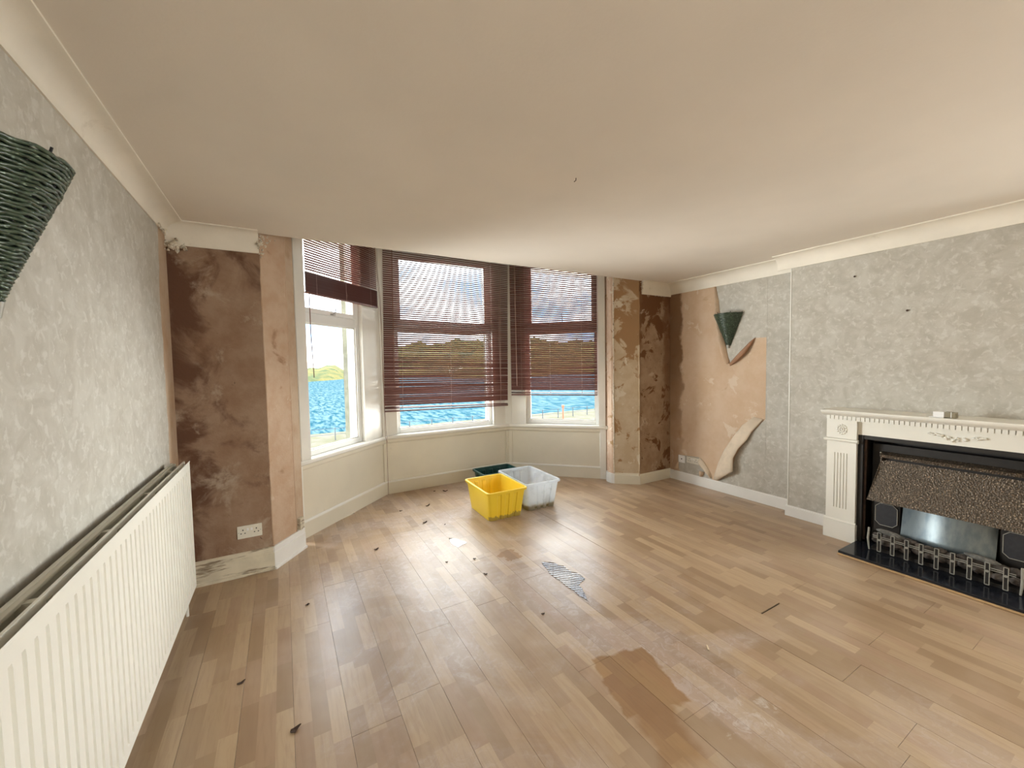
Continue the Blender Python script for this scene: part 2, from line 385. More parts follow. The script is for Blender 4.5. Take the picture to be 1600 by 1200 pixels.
# dried dirt, water marks and lilac window glare painted in over the middle of the room
film_glare = n.smooth(n.noise(n.vm('ADD', p, (2.0, 0.7, 0)), 1.3, 6, 0.65, 0.8), 0.40, 0.62)
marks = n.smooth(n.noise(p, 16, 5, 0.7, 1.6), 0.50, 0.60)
film_glare = n.m('MULTIPLY', film_glare, n.smooth(n.m('ABSOLUTE', n.m('SUBTRACT', x, 1.2)), 1.5, 0.6))
film_glare = n.m('MULTIPLY', film_glare, n.m('SUBTRACT', 1.0, wetm))
c = n.mix(n.m('MULTIPLY', film_glare, n.m('MULTIPLY_ADD', marks, 0.22, 0.26)), c, (0.64, 0.59, 0.60))
rough = n.m('MULTIPLY_ADD', n.noise(p, 9, 5, 0.65, 0.8), 0.20, 0.235)
rough = n.m('ADD', rough, n.m('MULTIPLY', wetm, 0.25))
shb = n.bsdf(c, rough, normal=n.bump(n.m('ADD', n.m('MULTIPLY', gr, 0.2), n.noise(p, 5, 3)), 0.10, 0.01), spec=0.75)
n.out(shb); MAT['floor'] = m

m, n = newmat('standing_water')
n.out(n.bsdf(n.mix(n.noise(n.pos(), 30, 2), (0.09, 0.062, 0.04), (0.11, 0.08, 0.055)), 0.015, spec=1.0)); MAT['water'] = m

m, n = newmat('yellow_plastic'); p = n.objc(); x, y, z = n.sep(p)
c = n.mix(n.noise(p, 5, 3), (0.86, 0.58, 0.030), (0.92, 0.68, 0.06))
mud = n.smooth(n.m('ADD', n.m('MULTIPLY', n.noise(n.vm('MULTIPLY', p, (1, 1, 0.4)), 22, 4, 0.7), 0.13), n.m('MULTIPLY', z, -1.0)), 0.022, 0.034)
mud = n.m('MULTIPLY', mud, n.smooth(y, -0.20, -0.225))
c = n.mix(n.m('MULTIPLY', mud, 0.75), c, (0.28, 0.20, 0.07))
n.out(n.bsdf(c, 0.42, spec=0.4)); MAT['yellow'] = m
m, n = newmat('clear_plastic'); p = n.objc(); x, y, z = n.sep(p)
dirt = n.smooth(n.m('ADD', z, n.m('MULTIPLY', n.noise(p, 14, 5, 0.7), 0.10)), 0.125, 0.08)
c = n.mix(n.m('MULTIPLY', dirt, 0.85), n.mix(n.smooth(n.noise(p, 9, 5), 0.5, 0.7), (0.90, 0.92, 0.94), (0.74, 0.75, 0.75)), (0.30, 0.24, 0.12))
pr_ = n.bsdf(c, 0.35, spec=0.5); tb = n.n('ShaderNodeBsdfTransparent'); tb.inputs[0].default_value = (0.92, 0.95, 0.97, 1)
tl = n.n('ShaderNodeBsdfTranslucent'); n.put(tl.inputs[0], c)
m1 = n.n('ShaderNodeMixShader'); m1.inputs[0].default_value = 0.35; n.t.links.new(pr_, m1.inputs[1]); n.t.links.new(tl.outputs[0], m1.inputs[2])
m2 = n.n('ShaderNodeMixShader'); n.put(m2.inputs[0], n.m('MULTIPLY', n.m('SUBTRACT', 1.0, dirt), 0.5)); n.t.links.new(m1.outputs[0], m2.inputs[1]); n.t.links.new(tb.outputs[0], m2.inputs[2])
n.out(m2.outputs[0]); MAT['clear'] = m
MAT['green_tub'] = paint('dark_green_plastic', (0.008, 0.050, 0.042), 0.35, 0.1, 6)
MAT['murk'] = paint('murky_water', (0.22, 0.17, 0.08), 0.08, 0.1, 8)

m, n = newmat('woven_green'); p = n.objc()
q = n.vm('MULTIPLY', p, (1, 1, 3))
c = n.mix(n.smooth(n.noise(q, 60, 3), 0.35, 0.65), (0.020, 0.036, 0.021), (0.072, 0.108, 0.068))
c = n.mix(n.smooth(n.noise(n.vm('ADD', q, (3, 3, 3)), 75, 2), 0.62, 0.70), c, (0.30, 0.40, 0.32))  # pale flecks: gloss highlights painted into the colour
n.out(n.bsdf(c, 0.30, spec=0.7)); MAT['woven'] = m

m, n = newmat('hammered_bronze'); p = n.pos()
v = n.vor(p, 110); c = n.mix(n.smooth(n.noise(p, 120, 3, 0.7), 0.52, 0.70), (0.075, 0.058, 0.042), (0.34, 0.26, 0.18))
n.out(n.bsdf(c, 0.42, 0.55, normal=n.bump(v, 0.9, 0.004))); MAT['hood'] = m
m, n = newmat('brushed_reflector'); p = n.pos()
c = n.mix(n.smooth(n.noise(n.vm('MULTIPLY', p, (1, 1, 0.3)), 22, 4), 0.4, 0.7), (0.30, 0.35, 0.37), (0.20, 0.25, 0.28))
n.out(n.bsdf(c, 0.42, 0.6)); MAT['reflector'] = m
m, n = newmat('sea_water'); p = n.pos(); x, y, z = n.sep(p)
wv = n.noise(n.comb(n.m('MULTIPLY', x, 0.9), n.m('MULTIPLY', y, 0.20), 0), 1.5, 4, 0.65, 0.6)
c = n.mix(n.smooth(wv, 0.40, 0.60), (0.011, 0.042, 0.058), (0.060, 0.098, 0.110))  # wave sparkle painted into the colour
n.out(n.bsdf(c, 0.9, normal=n.bump(wv, 0.5, 0.4), spec=0.0)); MAT['sea'] = m
m, n = newmat('far_hillside'); p = n.pos()
c = n.mix(n.smooth(n.noise(p, 0.10, 6, 0.65), 0.45, 0.6), (0.080, 0.070, 0.020), (0.032, 0.045, 0.015))
n.out(n.bsdf(c, 0.95, spec=0.1)); MAT['hill'] = m
m, n = newmat('shore_ground'); p = n.pos()
c = n.mix(n.smooth(n.noise(p, 0.8, 5, 0.65), 0.42, 0.6), (0.07, 0.066, 0.038), (0.09, 0.08, 0.062))
n.out(n.bsdf(c, 0.95, spec=0.1)); MAT['shore'] = m

# ================================================================== STRUCTURE
# ---- floor: dark underlay slab, every laminate board a piece of its own
BRK = [(-0.635, 3.46), (-0.11, 3.46), (0.10, 3.74), (0.085, 3.90), (1.01, 4.785), (2.67, 4.785), (3.545, 3.895), (3.57, 3.85), (3.535, 3.66), (3.76, 3.46), (4.315, 3.46)]
BRKF = [(-0.635, 3.46), (-0.11, 3.46), (0.085, 3.89), (1.01, 4.785), (2.67, 4.785), (3.55, 3.88), (3.76, 3.46), (4.315, 3.46)]
def ymax(x):
    for (xa, ya), (xb, yb) in zip(BRKF, BRKF[1:]):
        if xa-1e-6 <= x <= xb+1e-6: return ya + (yb-ya)*(x-xa)/(xb-xa)
    return 3.46
YPL = -0.45                         # individual boards from here on towards the bay
slab = [(XL, YBACK)] + [(XR, YBACK)] + BRKF[::-1]
floor = struct(MB().prism(slab, -0.12, -0.0085).build('floor', MAT['under']))
ENDS = {0: 1.278, 1: 0.848, 2: 1.31, 3: 1.855, -1: 0.809, -2: 0.556, -3: 1.81, -4: 0.30, -5: 1.05}
GAPS = {(0, 1.278): 0.012}
full_plank = None
for k in range(-16, 10):
    x0, x1 = ROWX0 + k*ROWW, ROWX0 + (k+1)*ROWW
    x0c, x1c = max(x0, XL), min(x1, XR)
    if x1c - x0c < 0.01: continue
    e = ENDS.get(k, random.random()*BL)
    y = e - BL*math.ceil((e - YPL)/BL)
    while y < 4.8:
        ya, yb = max(y, YPL), y + BL
        g = 0.00035 + (0.0006 if k in (-3, -2, -1, 0) else 0)
        ge = 0.0007
        gb = 0.010 if (k == 0 and abs(yb - 1.278 - BL) < 0.01) else 0.0
        ga = 0.009 if (k == 0 and abs(ya - 1.278) < 0.01) else 0.0
        xs = [x0c+g] + [bx for bx, _ in BRKF if x0c+g+0.002 < bx < x1c-g-0.002] + [x1c-g]
        top = [(xx, min(ymax(xx), yb-ge)) for xx in xs]
        if max(t for _, t in top) - ya > 0.03:
            poly = [(x0c+g, ya+ge), (x1c-g, ya+ge)] + [(xx, max(t, ya+ge)) for xx, t in top[::-1]]
            whole = all(abs(t-(yb-ge)) < 1e-6 for _, t in top) and y >= YPL and x0c == x0 and x1c == x1
            lift = random.uniform(0, 0.0009) + (0.0012 if (k, ) in ((0,), (-1,)) and 0.8 < y < 2.7 else 0)
            if whole and not ga:
                if full_plank is None:
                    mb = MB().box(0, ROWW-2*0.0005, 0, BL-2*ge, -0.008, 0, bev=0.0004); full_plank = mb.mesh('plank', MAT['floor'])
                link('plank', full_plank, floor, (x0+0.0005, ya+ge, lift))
            else:
                if ga: poly[0] = (poly[0][0], ya+ga); poly[1] = (poly[1][0], ya+ga)
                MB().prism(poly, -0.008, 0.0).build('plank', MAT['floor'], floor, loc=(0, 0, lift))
        y += BL

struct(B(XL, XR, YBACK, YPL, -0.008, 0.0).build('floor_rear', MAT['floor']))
# ---- walls and ceilings
struct(B(XL-0.25, XL, YBACK-0.2, YF, -0.1, ZC+0.3).build('wall_left', MAT['paper']))
D.objects['wall_left'].data.materials[0] = MAT['plaster_left']
struct(B(XR, XR+0.25, YBR1+0.05, YF+0.9, -0.1, ZBAY).build('wall_right', MAT['plaster_right']))
struct(B(XL-0.25, XR+0.3, YBACK-0.3, YF, ZC, ZC+0.5).build('ceiling', MAT['ceiling']))
struct(B(XL-0.25, XR+0.3, YF-0.02, 5.4, ZBAY, ZBAY+0.12).build('ceiling_bay', MAT['ceiling']))
struct(B(XL-0.25, XR+0.3, YBACK-0.2, YBACK, -0.1, ZC+0.2).build('wall_back', MAT['plain_plaster']))
WY0, WY1, WZ0, WZ1 = -3.4, -0.6, 0.7, 2.14
wb = MB().box(XR, XR+0.25, YBACK-0.2, WY0, -0.1, ZBAY).box(XR, XR+0.25, WY1, YBR1+0.05, -0.1, ZBAY)
wb.box(XR, XR+0.25, WY0, WY1, -0.1, WZ0).box(XR, XR+0.25, WY0, WY1, WZ1, ZBAY)
struct(wb.build('wall_right_rear', MAT['paper']))
wys = [WY0+i*(WY1-WY0)/3 for i in range(4)]
wf_ = MB()
for yy in wys: wf_.box(XR+0.08, XR+0.15, yy-0.03, yy+0.03, WZ0, WZ1)
for a, b in zip(wys, wys[1:]): wf_.box(XR+0.08, XR+0.15, a+0.03, b-0.03, WZ0, WZ0+0.06).box(XR+0.08, XR+0.15, a+0.03, b-0.03, WZ1-0.06, WZ1)
wf = struct(wf_.build('window_4', MAT['upvc']))  # unseen window, added to let fill light in from the side
for a, b in zip(wys, wys[1:]): B(XR+0.112, XR+0.118, a+0.03, b-0.03, WZ0+0.06, WZ1-0.06).build('pane', MAT['glass'], wf)

# chimney breast
br = struct(B(XB, XR+0.02, YBR1, YBR0, 0.0, ZC+0.01).build('wall_chimney_breast', MAT['paper']))
# the fire opening is dark behind the surround: recess built as part of the surround

# piers beside the bay
struct(MB().prism([(XL-0.25, YF), (-0.11, YF), (-0.11, YF+0.02), (-0.15, YF+0.4), (XL-0.25, YF+0.4)], 0, ZBAY).build('wall_pier_left', MAT['pier_left']))
struct(MB().prism([(XR+0.02, YF), (3.76, YF), (3.76, YF+0.02), (3.80, YF+0.4), (XR+0.02, YF+0.4)], 0, ZBAY).build('wall_pier_right', MAT['pier_right']))
# angled returns: main face, rounded bead, recessed second strip
def along(a, b, s, d):
    a = Vector(a); b = Vector(b); t = (b-a).normalized(); nn = Vector((-t.y, t.x)); q = a+t*s+nn*d; return (q.x, q.y)
a, b = (-0.11, 3.46), (0.105, 3.745)
rl = struct(MB().prism([along(a,b,0,0.004), along(a,b,0.262,0), along(a,b,0.262,0.3), along(a,b,0,0.3)], 0, ZBAY).build('wall_return_left', MAT['return_left']))
MB().prism([along(a,b,0.274,0.012), along(a,b,0.40,0.030), along(a,b,0.40,0.3), along(a,b,0.274,0.3)], 0, ZBAY).build('inner_strip', MAT['plaster_left'], rl)
MB().tube([(*along(a,b,0.268,0.006), z) for z in (0.16, 0.8, 1.6, 2.4, ZBAY)], 0.0085, 8).build('corner_bead', MAT['return_left'], rl, smooth='all')
MB().prism([along(a,b,0.30,-0.012), along(a,b,0.355,-0.008), along(a,b,0.355,0.03), along(a,b,0.30,0.03)], 0.165, 0.262).build('timber_block', MAT['skirt_worn'], rl)
a2, b2 = (3.535, 3.66), (3.76, 3.46)
rr = struct(MB().prism([along(a2,b2,0,0), along(a2,b2,0.301,0.003), along(a2,b2,0.301,0.3), along(a2,b2,0,0.3)], 0, ZBAY).build('wall_return_right', MAT['return_right']))
MAT['pink_strip'] = plaster('pink_flaking_plaster', (0.56, 0.40, 0.29), (0.62, 0.47, 0.36), (0.40, 0.26, 0.14), scale=5.0, thr=0.58, width=0.05, light=((0.68, 0.60, 0.48), 0.58, 7.0), flecks=((0.25, 0.15, 0.08), 20, 0.66))
MB().prism([(3.535, 3.662), (3.520, 3.69), (3.527, 3.76), (3.575, 3.79), (3.585, 3.90), (3.75, 3.95), (3.75, 3.70)], 0, ZBAY).build('inner_strip', MAT['pink_strip'], rr)
def bead(pts, mat, parent, r0=0.008):
    MB().tube(pts, [r0*random.uniform(0.55, 1.25) for _ in pts], 8).build('corner_bead', mat, parent, smooth='all')
bead([(3.533+random.uniform(-.004,.004), 3.662, 0.1+i*0.09) for i in range(32)], MAT['crumble'], rr)
bead([(3.758+random.uniform(-.003,.003), 3.462, 0.1+i*0.09) for i in range(26)], MAT['return_right'], rr)
bead([(-0.109+random.uniform(-.003,.003), 3.463, 0.17+i*0.09) for i in range(25)], MAT['return_left'], rl, 0.006)

# ---- bay: walls under and beside the windows
OPEN = {'left': (0.05, 0.955), 'middle': (0.145, 1.43), 'right': (0.245, 1.215)}
SIDE = ('left', 'middle', 'right')
GLZ = {}
for wi, nm in enumerate(SIDE):
    p, ang, L = BAY[nm]; s0, s1 = OPEN[nm]
    def bb(*a_, mb=None, **k): return MB().box(*a_, **k)
    wl = MB().box(0, L, 0, 0.22, 0, 0.655)
    o = struct(wl.build('wall_bay_'+nm, MAT['cream'], loc=p, rot=(0, 0, ang)))
    up = MB()
    if s0 > 0.06: up.box(0, s0, 0, 0.20, 0.655, ZBAY)
    else: up.box(-0.05, s0, 0, 0.20, 0.655, ZBAY)
    up.box(s1, L+(0.03 if nm == 'right' else 0), 0, 0.20, 0.655, ZBAY); up.box(s0, s1, 0, 0.20, 2.86, ZBAY)
    up.build('window_lining', MAT['wood_white'], o)
    # panel framing
    MB().box(0, L, -0.014, 0, 0, 0.138, bev=0.003).build('skirting', MAT['cream'], o)
    MB().extr([(-0.014, 0.138), (-0.022, 0.142), (-0.02, 0.15), (-0.008, 0.158), (0, 0.158), (0, 0.138)], lambda u, v, t: (t, u, v), 0, L).build('panel_moulding', MAT['wood_white'], o)
    MB().extr([(0, 0.60), (-0.012, 0.604), (-0.018, 0.618), (-0.018, 0.652), (0, 0.652)], lambda u, v, t: (t, u, v), 0, L).build('panel_moulding', MAT['cream'], o)
    e0, e1 = (0.0, 0.05), (L-0.045, L)
    for k, (u0, u1) in enumerate((e0, e1)): MB().box(u0, u1, -0.012, 0, 0.138, 0.60, bev=0.003).build('panel_stile', MAT['wood_white'] if (nm, k) in (('left', 0), ('right', 1)) else MAT['cream'], o)
    # sill
    x0e, x1e = (-0.02 if nm == 'left' else -0.0), (L+0.02 if nm == 'right' else L)
    sill = MB().extr([(0.06, 0.652), (-0.034, 0.652), (-0.044, 0.662), (-0.044, 0.682), (-0.036, 0.692), (0.06, 0.695)], lambda u, v, t: (t, u, v), x0e, x1e)
    struct(sill.build('trim_%d' % (wi+1), MAT['wood_white'], loc=p, rot=(0, 0, ang)))
    # window frame
    wn = D.objects.new('window_%d' % (wi+1), None); COL.objects.link(wn); wn.location = p; wn.rotation_euler = (0, 0, ang); struct(wn)
    fz0, fz1, tz0, tz1, fwid = 0.695, 2.86, 1.915, 2.005, 0.045
    f = MB()
    for a_ in ((s0, s0+fwid), (s1-fwid, s1)): f.box(a_[0], a_[1], 0.05, 0.12, fz0, fz1, bev=0.006)
    f.box(s0+fwid, s1-fwid, 0.05, 0.12, fz0, fz0+0.05, bev=0.006); f.box(s0+fwid, s1-fwid, 0.05, 0.12, tz0, tz1, bev=0.006); f.box(s0+fwid, s1-fwid, 0.05, 0.12, fz1-0.045, fz1, bev=0.006)
    f.build('window_frame', MAT['upvc'], wn)
    bd = MB()                                                  # glazing bead of the lower light
    i0, i1 = s0+fwid, s1-fwid
    for a_ in ((i0, i0+0.012), (i1-0.012, i1)): bd.box(a_[0], a_[1], 0.066, 0.076, fz0+0.05, tz0)
    bd.box(i0, i1, 0.066, 0.076, fz0+0.05, fz0+0.062).box(i0, i1, 0.066, 0.076, tz0-0.012, tz0)
    bd.build('glazing_bead', MAT['wood_white'], wn)
    sa = MB(); sw = 0.045
    for a_ in ((i0, i0+sw), (i1-sw, i1)): sa.box(a_[0], a_[1], 0.04, 0.10, tz1, fz1-0.045, bev=0.005)
    sa.box(i0+sw, i1-sw, 0.04, 0.10, tz1, tz1+0.045, bev=0.005).box(i0+sw, i1-sw, 0.04, 0.10, fz1-0.09, fz1-0.045, bev=0.005)
    sh = sa.build('top_sash', MAT['upvc'], wn)
    B(i0, i1, 0.080, 0.086, fz0+0.05, tz0).build('pane', MAT['glass'], wn)
    B(i0+sw, i1-sw, 0.072, 0.078, tz1+0.045, fz1-0.09).build('pane', MAT['glass'], sh)
    mc = (i0+i1)/2 if nm != 'left' else 0.56
    MB().box(mc-0.03, mc+0.03, 0.028, 0.04, tz1+0.004, tz1+0.022, bev=0.003).box(mc-0.006, mc+0.006, 0.012, 0.03, tz1+0.008, tz1+0.03, bev=0.002).tube([(mc+0.02, 0.022, tz1+0.03), (mc+0.024, 0.016, tz1+0.09), (mc+0.012, 0.02, tz1+0.13), (mc+0.012, 0.02, tz1+0.16)], 0.0045, 6).build('window_stay', MAT['metal'], sh)

# corner posts and outer casings of the bay
def post(q, ang, wdt, name='trim'):
    return MB().box(-wdt/2, wdt/2, -0.022, 0.05, 0.692, ZBAY, bev=0.004).build(name, MAT['wood_white'], loc=(q[0], q[1], 0), rot=(0, 0, ang))
struct(post(P1, (BAY['left'][1]+BAY['middle'][1])/2, 0.075, 'trim_4'))
struct(post(P2, (BAY['right'][1]+BAY['middle'][1])/2, 0.085, 'trim_5'))
p, ang, L = BAY['left']
struct(MB().box(0.035, 0.145, -0.03, 0.03, 0.692, ZBAY, bev=0.004).box(0.0, 0.05, -0.02, 0.03, 0.0, 0.655, bev=0.004).box(-0.012, 0.035, -0.034, 0.03, 0.0, 0.17, bev=0.003).build('trim_6', MAT['wood_white'], loc=p, rot=(0, 0, ang)))
p, ang, L = BAY['right']
struct(MB().box(L-0.055, L+0.03, -0.03, 0.03, 0.692, ZBAY, bev=0.004).box(L-0.04, L+0.035, -0.02, 0.03, 0.0, 0.655, bev=0.004).box(L-0.02, L+0.06, -0.04, 0.03, 0.65, 0.69, bev=0.006).build('trim_7', MAT['wood_white'], loc=p, rot=(0, 0, ang)))

# outside stone mullions at the two bay corners
def bayp(nm, s, d):
    p, a, L = BAY[nm]; return (p.x+math.cos(a)*s-math.sin(a)*d, p.y+math.sin(a)*s+math.cos(a)*d)
struct(MB().prism([bayp('left', 0.955, 0.12), bayp('left', 0.955, 0.26), bayp('left', 1.40, 0.26), bayp('middle', 0.145, 0.26), bayp('middle', 0.145, 0.12), (1.01, 4.91)], -1.0, 3.4).build('wall_outside_stone_left', MAT['stone']))
struct(MB().prism([bayp('middle', 1.43, 0.12), bayp('middle', 1.43, 0.26), bayp('right', -0.12, 0.26), bayp('right', 0.245, 0.26), bayp('right', 0.245, 0.12), (2.69, 4.91)], -1.0, 3.4).build('wall_outside_stone_right', MAT['stone']))

# ---- cornices: concave profile swept along each wall
def cove(h, pr_, n=7):
    pts = [(0, -h), (0.010, -h), (0.012, -h+0.012)]
    for i in range(n+1):
        t = i/n*PI/2
        pts.append((0.012+(pr_-0.024)*(1-math.cos(t)), -h+0.012+(h-0.022)*math.sin(t)))
    pts += [(pr_, -0.008), (pr_, 0.0), (0, 0.0)]
    return pts
MB().extr(cove(0.09, 0.104), lambda u, v, t: (XL+u, t, ZC+v), YBACK, YF).build('trim_8', MAT['cornice'], smooth=40)
MB().extr(cove(0.145, 0.092), lambda u, v, t: (t, YF-u, ZC+v), XL, -0.112).build('trim_9', MAT['cornice'], smooth=40)
MB().extr(cove(0.158, 0.055), lambda u, v, t: (t, YF-u, ZC+v), 3.80, XR).build('trim_10', MAT['cornice'], smooth=40)
MB().extr(cove(0.135, 0.115), lambda u, v, t: (XR-u, t, ZC+v), YBR0, YF).build('trim_11', MAT['cornice'], smooth=40)
MB().extr(cove(0.125, 0.115), lambda u, v, t: (XB-u, t, ZC+v), YBR1, YBR0+0.115).build('trim_12', MAT['cornice'], smooth=40)
MB().extr(cove(0.13, 0.115), lambda u, v, t: (XR-u, t, ZC+v), YBACK, YBR1).build('trim_13', MAT['cornice'], smooth=40)
for i in range(8, 14): struct(D.objects['trim_%d' % i])
# crumbling broken ends
def crumble(c, r, nlump, parent, sx=1, sy=1, sz=1):
    mb = MB()
    for _ in range(nlump):
        q = [c[i]+random.gauss(0, 1)*r*(sx, sy, sz)[i]*0.55 for i in range(3)]
        k = r*random.uniform(0.15, 0.36)
        bm = bmesh.new(); bmesh.ops.create_icosphere(bm, subdivisions=1, radius=k)
        for v in bm.verts: v.co = Vector((q[0], q[1], q[2])) + v.co*random.uniform(0.6, 1.3)
        mb.frombm(bm)
    mb.build('crumbled_plaster', MAT['crumble'], parent)
crumble((XL+0.035, YF-0.025, 2.315), 0.05, 34, D.objects['trim_9'], 1.1, 0.5, 0.7)
crumble((XL+0.02, YF-0.16, 2.385), 0.02, 24, D.objects['trim_8'], 0.5, 4.5, 0.6)
crumble((-0.10, YF-0.03, 2.40), 0.03, 30, D.objects['trim_9'], 0.7, 0.6, 2.2)
crumble((-0.06, YF-0.002, 2.44), 0.022, 16, D.objects['trim_9'], 1.8, 0.3, 0.9)
crumble((3.795, YF-0.02, 2.40), 0.02, 22, D.objects['trim_10'], 0.5, 0.9, 2.6)
crumble((4.10, YF-0.01, 2.315), 0.012, 26, D.objects['trim_10'], 12, 0.4, 0.7)

# ---- baseboards
def sk(h, th, cap): return [(0, 0), (-th, 0), (-th, h-cap), (-th*0.55, h-cap+0.004), (-th*0.5, h-0.004), (-th*0.3, h), (0, h)]
MB().extr([(0,0), (-0.030,0), (-0.030,0.018), (-0.020,0.022), (-0.020,0.128), (-0.014,0.132), (-0.013,0.165), (-0.006,0.172), (0,0.172)], lambda u, v, t: (t, YF+u, v), XL, -0.105).build('baseboard_pier_left', MAT['skirt_worn'])
a, b = (-0.11, 3.46), (0.105, 3.745)
MB().extr([(0.03,0), (-0.030,0), (-0.030,0.016), (-0.018,0.020), (-0.018,0.128), (-0.010,0.132), (-0.010,0.170), (0.03,0.172)], lambda u, v, t: (*along(a, b, t, u), v), -0.012, 0.352).build('baseboard_return_left', MAT['skirt'])
MB().extr(sk(0.125, 0.016, 0.02), lambda u, v, t: (t, YF+u, v), 3.755, XR).build('baseboard_pier_right', MAT['skirt_worn'])
D.objects['baseboard_pier_right'].data.materials[0] = MAT['cream']
MB().extr([(0.02,0), (-0.014,0), (-0.014,0.105), (0,0.11), (0,0.135), (0.02,0.135)], lambda u, v, t: (*along(a2, b2, t, u), v), 0.0, 0.309).build('baseboard_return_right', MAT['cream'])
MB().prism([(3.532, 3.648), (3.507, 3.69), (3.512, 3.77), (3.54, 3.81), (3.56, 3.80), (3.545, 3.66)], 0, 0.125).build('baseboard_inner_right', MAT['skirt'])
MB().extr(sk(0.115, 0.016, 0.012), lambda u, v, t: (XR+u, t, v), YBR0, YF).build('baseboard_right', MAT['skirt'])
MB().extr(sk(0.10, 0.016, 0.012), lambda u, v, t: (XB+u, t, v), 1.60, YBR0+0.016).build('baseboard_breast', MAT['skirt'])
MB().box(XB, XR, YBR0, YBR0+0.016, 0, 0.10).build('baseboard_breast_side', MAT['skirt'])
MB().extr(sk(0.115, 0.016, 0.012), lambda u, v, t: (XL-u, t, v), YBACK, YF).build('baseboard_left', MAT['skirt'])
for o in list(COL.objects):
    if o.name.startswith('baseboard_'): struct(o)

# ---- wallpaper on the side walls (a real sheet, proud of the bare plaster)
wl = D.objects['wall_left']; wr = D.objects['wall_right']
def wpoly(pts, X, th, sgn, name, mat, parent):
    mb = MB().extr(pts, lambda u, v, t: (X+sgn*t, u, v), 0.0, th)
    return mb.build(name, mat, parent)
edge = [(3.215, 0.115)]
zz = 0.115
while zz < 2.40:
    zz += 0.075; edge.append((3.225+random.uniform(-0.012, 0.012)+(0.0 if zz < 2.0 else (zz-2.0)*0.12), min(zz, 2.42)))
wpoly([(YBACK, 0.115)]+edge+[(YBACK, 2.42)], XL, 0.003, 1, 'wallpaper', MAT['paper'], wl)
top = [(2.851, 2.352), (2.826, 2.181), (2.812, 2.0), (2.762, 1.815), (2.725, 1.60), (2.70, 1.50), (2.663, 1.468), (2.53, 1.60), (2.395, 1.733), (2.283, 1.732),
       (2.281, 1.30), (2.284, 0.889), (2.36, 0.80), (2.445, 0.70), (2.475, 0.665), (2.47, 0.64), (2.546, 0.529), (2.60, 0.43), (2.63, 0.28), (2.78, 0.13), (2.80, 0.112)]
wpoly([(YBR0-0.01, 2.352)]+top+[(YBR0-0.01, 0.112)], XR, 0.003, -1, 'wallpaper', MAT['paper'], wr)
# seam line of the drop beside the breast
wpoly([(2.276, 0.115), (2.282, 0.115), (2.282, 2.34), (2.276, 2.34)], XR, 0.0042, -1, 'paper_seam', MAT['paper'], wr)
wpoly([(1.995, 0.10), (2.003, 0.10), (2.003, 2.345), (1.995, 2.345)], XB-0.0, 0.004, -1, 'corner_bead', MAT['wood_white'], br)
# torn-off remnant round the sockets
wpoly([(3.335, 0.32), (3.30, 0.325), (3.05, 0.345), (3.02, 0.32), (2.96, 0.25), (2.885, 0.17), (2.875, 0.112), (3.31, 0.112), (3.325, 0.16), (3.338, 0.24)], XR, 0.0025, -1, 'wallpaper_scrap', MAT['paper'], wr)
# curled flaps
def lerp(a_, b_, t): return a_+(b_-a_)*t
def flap(base, free, lift, name, mat, nj=7, curl=0.0):
    """base/free: polylines of (y,z); lift: distance of the free edge from the wall"""
    P = []
    for i in range(len(base)):
        row = []
        for j in range(nj):
            t = j/(nj-1); (y0, z0), (y1, z1) = base[i], free[i]; l = lift[i]
            row.append((XR-0.0035-l*math.sin(t*PI*0.5*(1+curl)), lerp(y0, y1, t), lerp(z0, z1, t)))
        P.append(row)
    return MB().grid(P, 0.0012).build(name, mat, wr, smooth='all')
flap([(2.835, 2.345), (2.80, 2.17), (2.785, 2.02), (2.742, 1.82), (2.703, 1.62), (2.685, 1.54), (2.662, 1.475)],
     [(2.856, 2.35), (2.836, 2.18), (2.824, 2.0), (2.788, 1.815), (2.752, 1.60), (2.728, 1.525), (2.69, 1.46)], [0.006, 0.028, 0.042, 0.05, 0.046, 0.04, 0.02], 'curled_wallpaper', MAT['paper_back'])
flap([(2.668, 1.475), (2.60, 1.55), (2.53, 1.62), (2.46, 1.69), (2.395, 1.738)], [(2.655, 1.442), (2.555, 1.50), (2.475, 1.575), (2.425, 1.66), (2.393, 1.732)], [0.02, 0.045, 0.055, 0.035, 0.004], 'curled_wallpaper', MAT['paper_back_brown'], curl=0.6)
flap([(2.40, 0.90), (2.52, 0.80), (2.62, 0.66), (2.72, 0.50), (2.80, 0.32), (2.84, 0.18), (2.845, 0.125)],
     [(2.30, 0.885), (2.415, 0.735), (2.45, 0.655), (2.535, 0.545), (2.59, 0.43), (2.585, 0.285), (2.79, 0.13)], [0.006, 0.02, 0.03, 0.045, 0.055, 0.06, 0.02], 'curled_wallpaper', MAT['paper_back_pale'])
flap([(3.03, 0.345), (2.97, 0.30), (2.91, 0.22), (2.87, 0.15)], [(3.05, 0.29), (3.01, 0.255), (2.935, 0.185), (2.885, 0.125)], [0.02, 0.035, 0.03, 0.01], 'curled_wallpaper', MAT['paper_back_pale'])
flap([(2.965, 0.185), (2.97, 0.16), (2.99, 0.125)], [(3.03, 0.19), (3.035, 0.155), (3.02, 0.115)], [0.03, 0.04, 0.03], 'curled_wallpaper', MAT['paper_back'], curl=0.8)
flap([(3.325, 0.24), (3.33, 0.17), (3.345, 0.12)], [(3.34, 0.22), (3.375, 0.16), (3.385, 0.118)], [0.01, 0.02, 0.015], 'curled_wallpaper', MAT['paper_back'])

